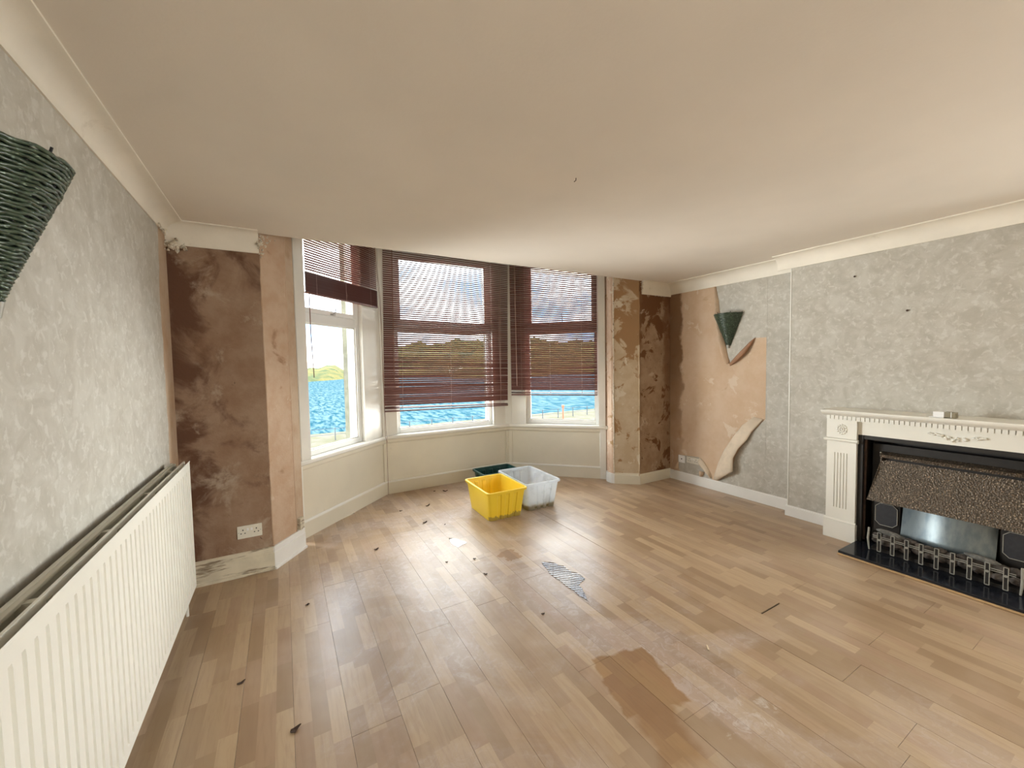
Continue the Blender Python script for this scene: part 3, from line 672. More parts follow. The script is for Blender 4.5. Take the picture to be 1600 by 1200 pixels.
# ================================================================== OBJECTS
# ---- radiator
RX, RY0, RY1, RZ0, RZ1 = -0.515, 0.9, 3.095, 0.163, 0.947
rad = thing('radiator', 'long white ribbed double panel radiator along the left wall', 'radiator', (XL, 2.0, 0))
ox, oy = XL, 2.0
prof = []                     # (y, recess)
pitch = 0.0508; y = RY1 - 0.035
prof.append((RY1, 0)); prof.append((RY1-0.022, 0))
while y - pitch > RY0 + 0.01:
    prof += [(y, 0.0), (y-0.003, 0.014), (y-0.015, 0.014), (y-0.018, 0.0)]; y -= pitch
prof.append((RY0, 0))
zrow = [(RZ0, 0), (RZ0+0.035, 0), (RZ0+0.05, 1), (RZ1-0.068, 1), (RZ1-0.053, 0), (RZ1-0.012, 0), (RZ1-0.010, -0.35), (RZ1, -0.35)]
mb = MB(); mm_ = len(zrow)
for yy_, rc in prof:
    for z_, k in zrow: mb.v.append((RX-ox-(rc*k if k >= 0 else 0)+(-k*0.004 if k < 0 else 0), yy_-oy, z_))
for i in range(len(prof)-1):
    for j in range(mm_-1): mb.f.append((i*mm_+j, i*mm_+j+1, (i+1)*mm_+j+1, (i+1)*mm_+j))
mb.box(RX-ox-0.030, RX-ox-0.0225, RY0-oy, RY1-oy, RZ0, RZ1)
fp = mb.build('front_panel', MAT['radiator'], rad)
MB().box(0.030, 0.042, RY0-oy, RY1-oy, RZ0+0.02, RZ1-0.004, bev=0.003).build('back_panel', MAT['rad_back'], rad)
MB().box(0.030, 0.055, RY0-oy, RY1-oy, RZ1-0.02, RZ1-0.008, bev=0.003).build('back_channel', MAT['rad_back'], rad)
for yb in (0.95, 1.45, 1.95, 2.45, 2.90): MB().box(0.042, RX-ox-0.02, yb-oy-0.012, yb-oy+0.012, RZ1-0.05, RZ1-0.016).build('bracket', MAT['rad_back'], rad)
MB().box(0.030, RX-ox-0.018, RY1-oy-0.006, RY1-oy, RZ0+0.02, RZ1-0.025).build('end_panel', MAT['radiator'], rad)
for yb in (1.2, 2.7): MB().box(0.0035, 0.030, yb-oy-0.02, yb-oy+0.02, RZ0+0.1, RZ1-0.1).build('wall_bracket', MAT['rad_back'], rad)
MB().tube([(0.075, RY1-oy-0.035, 0), (0.075, RY1-oy-0.035, RZ0+0.03)], 0.0075, 8).tube([(0.075, RY1-oy-0.035, RZ0-0.05), (0.075, RY1-oy-0.035, RZ0+0.03)], 0.014, 8).build('feed_pipe', MAT['radiator'], rad, smooth=40)

# ---- sconces: half-cone shades of woven strands
def strands():
    mb = MB(); rows, R0, R1, H = 40, 0.150, 0.020, 0.34
    rnd = random.Random(3)
    for i in range(rows):
        t = i/(rows-1); r = R0+(R1-R0)*t; z = -H*t
        nseg = max(10, int(44*(1-t*0.6))); pts = []; ph = rnd.random()*6
        for k in range(nseg+1):
            a_ = -PI/2+PI*k/nseg
            rr_ = r+0.0035*math.sin(k*PI+i*PI)+rnd.uniform(-0.0015, 0.0015)
            pts.append((rr_*math.cos(a_), rr_*math.sin(a_), z+rnd.uniform(-0.0015, 0.0015)+0.002*math.sin(k*0.9+ph)))
        mb.tube(pts, 0.0052, 5)
    return mb.mesh('woven_shade', MAT['woven'], smooth='all')
def rods():
    mb = MB()
    for k in range(11):
        a_ = -PI/2+PI*k/10
        mb.tube([(0.147*math.cos(a_), 0.147*math.sin(a_), 0.006+0.014*(k % 3 == 1)), (0.018*math.cos(a_), 0.018*math.sin(a_), -0.345)], 0.003, 5)
    return mb.mesh('shade_rod', MAT['black'])
SH, RD = strands(), rods()
liner = MB()
for k in range(17):
    a_ = -PI/2+PI*k/16
    for r_, z_ in ((0.143, 0.0), (0.014, -0.338)): liner.v.append((r_*math.cos(a_), r_*math.sin(a_), z_))
    for r_, z_ in ((0.141, 0.0), (0.012, -0.338)): liner.v.append((r_*math.cos(a_), r_*math.sin(a_), z_))
for k in range(16):
    b_ = k*4; liner.f += [(b_, b_+1, b_+5, b_+4), (b_+2, b_+6, b_+7, b_+3)]
LN = liner.mesh('shade_liner', paint('dark_olive', (0.018, 0.028, 0.014), 0.7, 0.1, 20))
CAP = MB().tube([(0.012, 0, -0.375), (0.012, 0, -0.36), (0.012, 0, -0.338)], [0.010, 0.013, 0.017], 10).mesh('lamp_cap', MAT['bright'], 40)
PLT = MB().box(0, 0.012, -0.04, 0.04, -0.16, -0.04, bev=0.003).mesh('wall_plate', MAT['black'])
HLD = MB().tube([(0.006, 0, -0.12), (0.06, 0, -0.14), (0.065, 0, -0.10)], 0.012, 8).mesh('lamp_holder', MAT['plastic_white'], 40)
def sconce(label, loc, rz, sc_=1.0):
    t = thing('wall_lamp', label, 'wall lamp', loc, rz, 'green woven cone wall lamps'); t.scale = (sc_,)*3
    for nm_, me in (('woven_shade', SH), ('shade_rod', RD), ('shade_liner', LN), ('lamp_cap', CAP), ('wall_plate', PLT), ('lamp_holder', HLD)): link(nm_, me, t)
    return t
sconce('green woven half-cone wall lamp high above the radiator, cut by the picture edge', (XL+0.003, 1.52, 2.045), 0, 1.08)
sconce('green woven half-cone wall lamp on the peeling wallpaper beside the bare plaster', (XR-0.0035, 2.68, 2.012), PI)

# ---- venetian blinds
def slat_mesh(L):
    prof = [(-0.0125, 0.0), (-0.0065, 0.0016), (0.0, 0.0022), (0.0065, 0.0016), (0.0125, 0.0), (0.0065, 0.0008), (0.0, 0.0014), (-0.0065, 0.0008)]
    return MB().extr(prof, lambda u, v, t: (t, u, v), -L/2, L/2).mesh('slat', MAT['slat'], 60)
def blind(side, s0, s1, ztop, slats, rail_z, label, d=-0.033, cords=(0.12, 0.5, 0.88)):
    p, ang, L = BAY[side]; t = Vector((math.cos(ang), math.sin(ang), 0)); nn = Vector((-math.sin(ang), math.cos(ang), 0))
    c = p + t*(s0+s1)/2 + nn*d; Ls = s1-s0
    r = thing('venetian_blind', label, 'blind', (c.x, c.y, rail_z), ang, 'brown venetian blinds in the bay')
    MB().box(-Ls/2, Ls/2, -0.016, 0.016, ztop-rail_z, ztop+0.03-rail_z, bev=0.003).build('head_rail', MAT['slat'], r)
    me = slat_mesh(Ls)
    for z, th, tw in slats: link('slat', me, r, (0, 0, z-rail_z), (th, tw, 0))
    MB().box(-Ls/2, Ls/2, -0.0125, 0.0125, -0.008, 0.008, bev=0.004).build('bottom_rail', MAT['slat'], r)
    for k in cords:
        xx = -Ls/2+Ls*k
        for yy_ in (-0.0135, 0.0135): MB().box(xx-0.0011, xx+0.0011, yy_-0.0006, yy_+0.0006, 0, ztop-rail_z).build('ladder_cord', MAT['cord'], r)
    return r, Ls
R_ = math.radians
sl = [(2.845-0.0215*i, R_(61+random.uniform(-2, 2)), 0) for i in range(23)]
sl += [(2.348-0.0046*i, R_(38+random.uniform(-4, 4)), random.uniform(-.0008, .0008)) for i in range(39)]
b1, Ls = blind('left', 0.15, 1.185, 2.86, sl, 2.165, 'dark brown venetian blind of the left bay window, pulled half up into a stack')
MB().tube([(Ls/2-0.05, -0.02, 0.69), (Ls/2+0.015, -0.03, 0.0), (Ls/2+0.03, -0.03, -0.9), (Ls/2+0.045, -0.02, -1.47), (Ls/2+0.05, -0.035, -1.53), (Ls/2+0.055, -0.03, -2.15)], 0.0022, 5).tube([(Ls/2-0.04, -0.02, 0.69), (Ls/2+0.025, -0.03, 0.1), (Ls/2+0.022, -0.03, -0.8), (Ls/2+0.05, -0.03, -1.4), (Ls/2+0.056, -0.035, -1.53)], 0.0018, 5).build('pull_cord', MAT['cord_dark'], b1)
MB().tube([(-Ls/2+0.012, -0.03, 0.0), (-Ls/2+0.012, -0.03, -0.35), (-Ls/2+0.03, -0.03, -0.75)], 0.004, 6).build('tilt_wand', MAT['cord_dark'], b1)
def tilt(z, lo, mid, hi, jit):
    if z > 1.95: th = lerp(mid, hi, (z-1.95)/0.9)
    else: th = lerp(lo, mid, max(0, (z-1.0)/0.95))
    return R_(th+random.uniform(-jit, jit))
sl = []; z = 2.835
while z > 1.035:
    j = 9 if 1.1 < z < 1.65 else 2
    sl.append((z, tilt(z, 66, 52, 43, j), random.uniform(-.004, .004) if z < 1.6 else random.uniform(-.001, .001))); z -= 0.0242
sl += [(1.000, R_(30), 0.016), (0.992, R_(20), 0.010)]
b2_, Ls = blind('middle', -0.002, 1.632, 2.86, sl, 0.966, 'dark brown venetian blind over the wide middle bay window, lowered with uneven lower slats', cords=(0.13, 0.50, 0.93))
b2_.rotation_euler = (0, R_(1.1), 0)
MB().tube([(-Ls/2+0.10, -0.02, 1.88), (-Ls/2+0.105, -0.022, 1.0), (-Ls/2+0.11, -0.024, 0.33)], 0.004, 6).build('tilt_wand', MAT['cord_dark'], b2_)
MB().tube([(Ls/2-0.12, -0.02, 1.88), (Ls/2-0.13, -0.022, 0.9), (Ls/2-0.115, -0.024, 0.22)], 0.0018, 5).tube([(Ls/2-0.14, -0.02, 1.88), (Ls/2-0.145, -0.022, 0.9), (Ls/2-0.117, -0.024, 0.22)], 0.0018, 5).build('pull_cord', MAT['cord'], b2_)
sl = []; z = 2.835
while z > 1.155:
    sl.append((z, tilt(z, 66, 58, 54, 4), random.uniform(-.003, .003))); z -= 0.0242
sl += [(1.125, R_(15), 0.0), (1.116, R_(12), 0.002)]
b3, Ls = blind('right', 0.058, 1.20, 2.86, sl, 1.092, 'dark brown venetian blind of the right bay window, lowered and nearly closed', cords=(0.13, 0.47, 0.83))
MB().tube([(-Ls/2+0.075, -0.02, 1.76), (-Ls/2+0.08, -0.022, 0.9), (-Ls/2+0.085, -0.024, 0.12)], 0.0045, 6).build('tilt_wand', MAT['cord'], b3)

# ---- storage tubs
def tub(name, label, cx, cy, rz, bw, bd, tw, td, h, mat, ribs=True, cat='storage box'):
    r = thing(name, label, cat, (cx, cy, 0.0015), rz)
    th = 0.0035; nz = 2
    def ring(hw, hd, z, inset=0.0, rib=True):
        pts = []; rad_ = 0.03
        hw -= inset; hd -= inset
        for sx, sy, a0 in ((1, -1, -90), (1, 1, 0), (-1, 1, 90), (-1, -1, 180)):
            for k in range(5):
                a_ = R_(a0+22.5*k); pts.append([sx*(hw-rad_)+rad_*math.cos(a_), sy*(hd-rad_)+rad_*math.sin(a_)])
            # shallow flutes pressed into the side that follows
            nx_, ny_ = {0: (-1, 0), 90: (0, -1), 180: (1, 0), -90: (0, 1)}[a0 if a0 != 180 else 180] if False else (0, 0)
            L_ = (2*hd if a0 in (-90, 90) else 2*hw)-2*rad_
            for u, dd in ((0.18, 0), (0.20, 1), (0.30, 1), (0.32, 0), (0.44, 0), (0.46, 1), (0.56, 1), (0.58, 0), (0.70, 0), (0.72, 1), (0.82, 1), (0.84, 0)):
                dd = dd*0.009 if (ribs is True or (ribs == 'short' and a0 in (0, 180))) and rib else 0
                if a0 == -90: pts.append([hw-dd, -hd+rad_+L_*u])
                elif a0 == 0: pts.append([hw-rad_-L_*u, hd-dd])
                elif a0 == 90: pts.append([-hw+dd, hd-rad_-L_*u])
                else: pts.append([-hw+rad_+L_*u, -hd+dd])
        return [(x_, y_, z) for x_, y_ in pts]
    def lev(t, inset): return ring(lerp(bw, tw, t)/2, lerp(bd, td, t)/2, lerp(0, h, t), inset, t < 0.9)
    rings = [lev(0.0, 0), lev(0.35, 0), lev(0.86, 0), lev(0.90, 0), lev(1.0, 0), [(x_, y_, h) for x_, y_, _ in lev(1.0, th)], lev(0.90, th), lev(0.86, th), lev(0.35, th), [(x_, y_, 0.006) for x_, y_, _ in lev(0.02, th)]]
    mb = MB(); nn_ = len(rings[0])
    for rg in rings: mb.v += rg
    for i in range(len(rings)-1):
        for k in range(nn_): mb.f.append((i*nn_+k, i*nn_+(k+1) % nn_, (i+1)*nn_+(k+1) % nn_, (i+1)*nn_+k))
    mb.f.append(tuple(range(nn_))[::-1]); mb.f.append(tuple((len(rings)-1)*nn_+k for k in range(nn_)))
    mb.build('tub_body', mat, r, smooth=30)
    # rolled rim
    rm = MB(); base = ring(tw/2+0.006, td/2+0.006, h, 0, False); sect = [(-0.006, -0.016), (0.010, -0.016), (0.013, -0.008), (0.012, 0.004), (0.004, 0.007), (-0.008, 0.004)]
    ns = len(sect)
    for k in range(len(base)):
        q = Vector(base[k]); q0 = Vector(base[k-1]); q1 = Vector(base[(k+1) % len(base)])
        tt = (q1-q0); tt.z = 0; tt.normalize(); no = Vector((tt.y, -tt.x, 0))
        for u, v in sect: rm.v.append(tuple(q+no*u+Vector((0, 0, v))))
    nb_ = len(base)
    for k in range(nb_):
        for j in range(ns): rm.f.append((k*ns+j, k*ns+(j+1) % ns, ((k+1) % nb_)*ns+(j+1) % ns, ((k+1) % nb_)*ns+j))
    rm.build('rim', mat, r, smooth=50)
    return r
tub('storage_tub', 'yellow plastic storage tub with muddy foot, nearest of the three on the floor', 1.845, 3.62, R_(-1.5), 0.35, 0.47, 0.405, 0.565, 0.285, MAT['yellow'], ribs='short')
wt = tub('storage_tub', 'clear white plastic storage tub holding brown murky water beside the yellow tub', 2.295, 3.70, R_(-2.5), 0.32, 0.56, 0.40, 0.63, 0.285, MAT['clear'])
MB().box(-0.155, 0.155, -0.275, 0.275, 0.0075, 0.040, bev=0.01).build('murky_water', MAT['murk'], wt)
tub('storage_tub', 'dark green plastic storage tub behind the yellow one by the bay panel', 2.235, 4.335, R_(-1), 0.42, 0.27, 0.475, 0.32, 0.215, MAT['green_tub'])

# ---- sockets
def socket_plate(name, label, loc, rz, w_, h_, double=True):
    r = thing(name, label, 'socket', loc, rz)
    MB().box(-w_/2, w_/2, -0.009, 0, -h_/2, h_/2, bev=0.003).build('face_plate', MAT['socket'], r)
    ho = MB()
    for cx in ((-w_*0.27, w_*0.27) if double else (0,)):
        for hx, hz, sw_, sh_ in ((0, 0.016, 0.007, 0.009), (-0.012, -0.008, 0.008, 0.006), (0.012, -0.008, 0.008, 0.006)):
            MB().box(cx+hx-sw_/2, cx+hx+sw_/2, -0.0100, -0.004, hz-sh_/2, hz+sh_/2).build('pin_hole', MAT['black'], r)
    if double:
        for sx in (-1, 1): MB().box(sx*0.012-0.006, sx*0.012+0.006, -0.012, -0.005, 0.008, 0.026, bev=0.002).build('rocker_switch', MAT['plastic_white'], r)
    for sx in (-1, 1): MB().tube([(sx*w_*0.44, -0.004, 0), (sx*w_*0.44, -0.0098, 0)], 0.0035, 8).build('screw', MAT['metal'], r)
    return r
socket_plate('wall_socket', 'grubby double wall socket on the damp brown pier beside the radiator', (-0.252, YF-0.001, 0.32), 0, 0.152, 0.092)
socket_plate('wall_socket', 'white double wall socket in the torn grey paper near the right corner', (XR-0.004, 3.12, 0.288), -PI/2, 0.170, 0.075)
r = thing('telephone_point', 'small square white outlet plate left of the torn-paper double socket', 'socket', (XR-0.004, 3.275, 0.280), -PI/2)
MB().box(-0.045, 0.045, -0.012, 0, -0.045, 0.045, bev=0.004).build('face_plate', MAT['plastic_white'], r); MB().box(-0.007, 0.007, -0.0128, -0.006, -0.005, 0.009).build('outlet_hole', MAT['black'], r)

# ---- fireplace surround
CY = 0.885; FX = 3.965
fs = thing('fireplace_surround', 'white painted wooden fireplace surround with fluted column and dentil mantel shelf', 'fireplace', (XB, CY, 0))
lx = lambda X: X-XB
ly = lambda Y: Y-CY
for sgn in (1, -1):
    yo = lambda Y: (Y-CY)*sgn                       # Y given for the left-hand (visible) side
    def bx_(x0, x1, y0, y1, z0, z1, **k): return MB().box(lx(x0), lx(x1), yo(y0), yo(y1), z0, z1, **k)
    col = bx_(FX+0.008, XB, 1.40, 1.60, 0.165, 0.825)
    ys = [1.40]; f0, f1, nf, sw_ = 1.456, 1.546, 5, 0.007
    cut = [(f0+(f1-f0-sw_)*i/(nf-1)) for i in range(nf)]
    lastY = 1.40
    for c0 in cut:
        col.box(lx(FX), lx(FX+0.009), yo(lastY), yo(c0), 0.265, 0.725); lastY = c0+sw_
    col.box(lx(FX), lx(FX+0.009), yo(lastY), yo(1.60), 0.265, 0.725)
    col.box(lx(FX), lx(FX+0.009), yo(1.40), yo(1.60), 0.165, 0.265).box(lx(FX), lx(FX+0.009), yo(1.40), yo(1.60), 0.725, 0.825)
    co = col.build('column', MAT['mantel'], fs)
    bx_(FX-0.010, XB, 1.393, 1.613, 0, 0.150, bev=0.002).build('plinth', MAT['mantel'], co)
    MB().extr([(FX-0.008, 0.150), (FX-0.012, 0.156), (FX-0.004, 0.166), (FX+0.01, 0.168), (FX+0.01, 0.150)], lambda u, v, t: (lx(u), t, v), yo(1.393), yo(1.613)).build('plinth_moulding', MAT['mantel'], co)
    MB().extr([(FX+0.01, 0.815), (FX-0.012, 0.820), (FX-0.020, 0.830), (FX-0.014, 0.842), (FX+0.01, 0.846)], lambda u, v, t: (lx(u), t, v), yo(1.388), yo(1.618)).build('capital_moulding', MAT['mantel'], co)
    bx_(FX-0.004, XB, 1.398, 1.602, 0.846, 1.0).build('corner_block', MAT['mantel'], co)
    ro = MB(); rc = (lx(FX-0.006), yo(1.497), 0.922)
    for k in range(12):
        a_ = 2*PI*k/12; ro.ell((rc[0], rc[1]+0.031*math.cos(a_), rc[2]+0.036*math.sin(a_)), (0.005, 0.009, 0.009), 8, 5)
        ro.ell((rc[0]-0.001, rc[1]+0.016*math.cos(a_+.26), rc[2]+0.018*math.sin(a_+.26)), (0.005, 0.006, 0.006), 8, 5)
    ro.ell(rc, (0.008, 0.009, 0.010), 10, 6)
    ro.build('rosette', MAT['mantel'], co, smooth='all')
HW = 0.715
# frieze, dentils, shelf
MB().box(lx(3.99), 0, ly(1.398), -ly(1.398), 0.890, 1.0).build('frieze', MAT['mantel'], fs)
MB().box(lx(FX-0.002), 0, -HW-0.002, HW+0.002, 0.995, 1.035).build('frieze_cap', MAT['mantel'], fs)
dm = MB().box(-0.012, 0, -0.0115, 0.0115, 0, 0.030).mesh('dentil', MAT['mantel'])
nd = 50
for i in range(nd): link('dentil', dm, fs, (lx(FX-0.002), -HW+0.012+(2*HW-0.024)*i/(nd-1), 1.003))
MB().extr([(0, 1.033), (lx(3.948), 1.033), (lx(3.935), 1.040), (lx(3.918), 1.052), (lx(3.913), 1.060), (lx(3.900), 1.062), (lx(3.897), 1.074), (lx(3.900), 1.080), (0, 1.080)], lambda u, v, t: (u, t, v), -0.742, 0.738).build('mantel_shelf', MAT['mantel'], fs)
sw = MB(); rnd = random.Random(5)
for i in range(34):
    u = rnd.uniform(-1, 1); k = 1-abs(u)
    yy_ = u*0.135; zz_ = 0.948-0.012*math.cos(u*PI)*0.8+rnd.uniform(-1, 1)*0.020*k-0.006*k
    sw.ell((lx(3.986), ly(0.858)+yy_, zz_), (0.014, rnd.uniform(0.008, 0.015), rnd.uniform(0.005, 0.009)), 8, 5, Matrix.Rotation(rnd.uniform(-0.9, 0.9), 3, 'X'))
sw.build('carved_swag', MAT['mantel'], fs, smooth='all')
# dark inner slips lining the opening
MB().box(lx(3.99), 0.0, ly(1.398), ly(1.365), 0.0305, 0.89).box(lx(3.99), 0.0, -ly(1.398), -ly(1.365), 0.0305, 0.89).box(lx(3.995), 0, ly(1.365), -ly(1.365), 0.858, 0.89).box(-0.012, -0.002, ly(1.365), -ly(1.365), 0.0305, 0.858).build('fire_slip', MAT['fire_black'], fs)
MB().box(lx(4.02), lx(4.03), ly(1.352), ly(1.366), 0.04, 0.85).build('slip_trim', paint('rusty_trim', (0.07, 0.042, 0.030), 0.6, 0.2, 20), fs)

ho_ = thing('hearth', 'low polished black hearth slab in front of the fire', 'hearth', (3.9, CY, 0))
MB().box(3.655-3.9, 4.17-3.9, -0.504, 0.504, 0.0025, 0.030, bev=0.003).build('hearth_slab', MAT['hearth'], ho_)
MB().box(3.640-3.9, 3.6555-3.9, -0.504, 0.504, 0.0025, 0.013, bev=0.002).build('edging_strip', MAT['lipping'], ho_)

# ---- gas fire
GY = 0.905
gf = thing('gas_fire', 'old gas fire with hammered bronze hood, steel back and fret basket of coals', 'gas fire', (4.0, GY, 0.031))
gx = lambda X: X-4.0
gz = lambda Z: Z-0.031
# firebox with stepped sides
MB().box(gx(4.09), gx(4.168), -0.43, 0.43, 0, gz(0.82)).build('fire_box', MAT['fire_black'], gf)
# hood: splayed sheet, side cheeks, top lip
tl, bl = 0.375, 0.42
hood = MB().grid([[(gx(4.075), -tl, gz(0.70)), (gx(4.075), tl, gz(0.70))], [(gx(4.05), -tl-0.012, gz(0.61)), (gx(4.05), tl+0.012, gz(0.61))], [(gx(3.955), -bl, gz(0.390)), (gx(3.955), bl, gz(0.390))]], 0.004)
for sg in (1, -1):
    vs = [(gx(4.075), sg*tl, gz(0.70)), (gx(3.955), sg*bl, gz(0.390)), (gx(4.09), sg*bl, gz(0.40)), (gx(4.09), sg*tl, gz(0.70))]
    hood.add(vs+[(a_, b_-sg*0.004, c_) for a_, b_, c_ in vs], [(0,1,2,3), (7,6,5,4), (0,4,5,1), (1,5,6,2), (2,6,7,3), (3,7,4,0)])
hood.build('hood', MAT['hood'], gf)
MB().grid([[(gx(4.085), -tl, gz(0.765)), (gx(4.085), tl, gz(0.765))], [(gx(4.045), -tl, gz(0.745)), (gx(4.045), tl, gz(0.745))], [(gx(4.050), -tl, gz(0.722)), (gx(4.050), tl, gz(0.722))]], 0.004).build('hood_lip', MAT['hood'], gf)
MB().box(gx(4.055), gx(4.085), tl-0.012, tl, gz(0.695), gz(0.735)).box(gx(4.055), gx(4.085), -tl, -tl+0.012, gz(0.695), gz(0.735)).build('hood_bracket', MAT['hood'], gf)
MB().ell((gx(4.045), tl-0.006, gz(0.760)), (0.006, 0.006, 0.006)).build('rivet', MAT['bright'], gf)
# curved steel back
P = []
for i in range(9):
    t = i/8; a_ = t*PI/2
    P.append([(gx(4.075)-0.06*(1-math.sin(a_)), yy_, gz(0.13)+0.34*t) for yy_ in (-0.235, 0.235)])
MB().grid(P, 0.003).build('steel_back', MAT['reflector'], gf, smooth='all')
# octagonal side badges with bright frames
for sg in (1, -1):
    yc_, zc_, hw_, hh_, k_ = sg*0.325, gz(0.275), 0.062, 0.083, 0.024
    octo = lambda e: [(-hw_-e, -hh_+k_), (-hw_+k_, -hh_-e), (hw_-k_, -hh_-e), (hw_+e, -hh_+k_), (hw_+e, hh_-k_), (hw_-k_, hh_+e), (-hw_+k_, hh_+e), (-hw_-e, hh_-k_)]
    pb = MB().box(gx(4.05), gx(4.09), yc_-0.078, yc_+0.078, gz(0.13), gz(0.42)).build('side_panel', MAT['fire_black'], gf)
    MB().extr(octo(0), lambda u, v, t: (t, yc_+u, zc_+v), gx(4.042), gx(4.05)).build('octagonal_badge', MAT['badge'], pb)
    fr_ = MB(); oc = octo(0.003)
    for i in range(8):
        (u0, v0), (u1, v1) = oc[i], oc[(i+1) % 8]
        fr_.tube([(gx(4.041), yc_+u0, zc_+v0), (gx(4.041), yc_+u1, zc_+v1)], 0.0026, 6)
    fr_.build('badge_frame', MAT['bright'], pb)
# coals
rnd = random.Random(11)
for i in range(26):
    yy_ = -0.34+0.68*(i % 13)/12+rnd.uniform(-.012, .012); row = i//13
    s_ = rnd.uniform(0.024, 0.036)
    bm = bmesh.new(); bmesh.ops.create_icosphere(bm, subdivisions=2, radius=1)
    for v in bm.verts: v.co = Vector((v.co.x*s_, v.co.y*s_*1.25, v.co.z*s_*0.8))*rnd.uniform(0.85, 1.12)
    MB().frombm(bm).build('coal', MAT['coal'], gf, loc=(gx(3.915)+row*0.055+rnd.uniform(-.008, .008), yy_, gz(0.095)+row*0.035+rnd.uniform(-.012, .012)))
for yy_, xx in ((0.27, 3.955), (-0.19, 3.955)):
    MB().ell((0, 0, 0), (0.03, 0.085, 0.018), 14, 7).build('log', paint('ash_log', (0.20, 0.20, 0.19), 0.9, 0.4, 30, 0.4), gf, loc=(gx(xx), yy_, gz(0.165)), rot=(0.15, 0, 0.2))
# basket front: nine slotted uprights on a double rail
MB().box(gx(3.885), gx(4.05), -0.36, 0.36, 0, gz(0.055)).build('basket_tray', MAT['fire_black'], gf)
RAIL = MB()
for z_ in (0.140, 0.152): RAIL.tube([(gx(3.862), -0.345, gz(z_)), (gx(3.862), 0.345, gz(z_))], 0.0028, 6)
RAIL.build('basket_rail', MAT['bright'], gf)
up = MB()
for sg in (-1, 1): up.tube([(0, sg*0.0095, 0), (0, sg*0.0095, 0.142)], 0.0026, 6)
for z_ in (0.0, 0.142): up.tube([(0, -0.0095, z_), (0, 0.0095, z_)], 0.0026, 6)
up.tube([(-0.004, 0, 0.088), (0.004, 0, 0.088)], 0.008, 10); up.box(-0.001, 0.001, -0.009, 0.009, 0.0, 0.142)
upm = up.mesh('basket_upright', MAT['bright'])
upb = MB().box(-0.0006, 0.0012, -0.0085, 0.0085, 0.003, 0.139).mesh('upright_inset', MAT['fire_black'])
up2 = MB()
for sg in (-1, 1): up2.tube([(0, sg*0.0095, 0), (0, sg*0.0095, 0.142)], 0.0026, 6)
for z_ in (0.0, 0.142): up2.tube([(0, -0.0095, z_), (0, 0.0095, z_)], 0.0026, 6)
up2.tube([(-0.004, 0, 0.088), (0.004, 0, 0.088)], 0.008, 10)
upm = up2.mesh('basket_upright', MAT['bright'])
for i in range(9):
    u_ = link('basket_upright', upm, gf, (gx(3.858), -0.306+0.0765*i, gz(0.040))); link('upright_inset', upb, u_)
for sg in (-1, 1): MB().tube([(gx(3.862), sg*0.365, gz(0.035)), (gx(3.858), sg*0.372, gz(0.12)), (gx(3.862), sg*0.368, gz(0.205))], [0.005, 0.008, 0.006], 8).build('basket_finial', MAT['bright'], gf)

# ---- small white box on the mantel
r = thing('plastic_box', 'small white plastic box lying on the mantel shelf', 'box', (3.965, 0.905, 1.0805))
MB().box(-0.028, 0.028, 0.005, 0.060, 0.004, 0.040, bev=0.003).build('box_cover', MAT['plastic_white'], r)
MB().box(-0.040, 0.030, 0.005, 0.078, 0.0, 0.0045, bev=0.001).build('base_flange', MAT['plastic_white'], r)
MB().box(-0.026, 0.028, -0.050, 0.005, 0.002, 0.040, bev=0.003).build('clear_end', MAT['clear'], r)
MB().box(-0.027, -0.022, -0.030, -0.026, 0.002, 0.041).build('moulded_rib', MAT['plastic_white'], r)

# ---- standing water on the boards
def puddle(pts, label, cat='puddle', z=0.0022, mat='water'):
    cx = sum(a_ for a_, _ in pts)/len(pts); cy = sum(b_ for _, b_ in pts)/len(pts)
    ps = []
    for i in range(len(pts)):
        a_, b_ = Vector(pts[i]), Vector(pts[(i+1) % len(pts)])
        for k in range(4): ps.append(a_.lerp(b_, k/4)+Vector((random.uniform(-1, 1), random.uniform(-1, 1)))*0.006)
    o = MB().prism([(q.x-cx, q.y-cy) for q in ps], 0, 0.0008).build('puddle', MAT[mat], loc=(cx, cy, z))
    return tag(o, label, cat)
puddle([(1.634, 2.471), (1.70, 2.45), (1.748, 2.344), (1.745, 2.261), (1.775, 2.20), (1.773, 2.12), (1.683, 2.08), (1.65, 1.99), (1.610, 1.902), (1.608, 2.083), (1.607, 2.304)], 'long mirror-like puddle on the boards in front of the tubs')
puddle([(1.194, 3.26), (1.255, 3.20), (1.296, 3.093), (1.195, 3.044), (1.181, 3.108)], 'small bright puddle reflecting the sky, left of the yellow tub')
# ---- bits on the floor
BITS = [((1.007, 4.137), 'dark leaf scrap on the floor close to the left bay panel'), ((1.292, 4.133), 'curled dead leaf on the floor midway between bay corner and yellow tub'),
 ((1.128, 3.703), 'dark flat leaf scrap on the floor left of the yellow tub'), ((1.523, 4.577), 'tiny brown crumb nearest the middle bay panel'),
 ((1.633, 4.506), 'brown leaf scrap beside the crumb by the middle bay panel'), ((1.274, 3.556), 'tiny dark speck just left of the yellow tub corner'),
 ((0.612, 3.367), 'thin brown sliver on the boards nearest the left bay panel'), ((1.031, 2.857), 'black speck on the pale glare left of the long puddle'),
 ((1.231, 2.792), 'black speck between the bright puddle and the tan wet patch'), ((1.207, 2.54), 'dark thin speck on the boards left of the long puddle'),
 ((0.078, 2.80), 'black fleck on the boards out from the radiator end'), ((1.298, 1.949), 'black speck behind the brown floor stain'),
 ((-0.015, 1.842), 'dark red-brown leaf scrap nearest the camera on the left boards'), ((-0.229, 2.259), 'small red-brown scrap on the boards beside the radiator')]
SZ = [.014, .022, .024, .012, .022, .008, .016, .009, .009, .012, .012, .009, .019, .013]
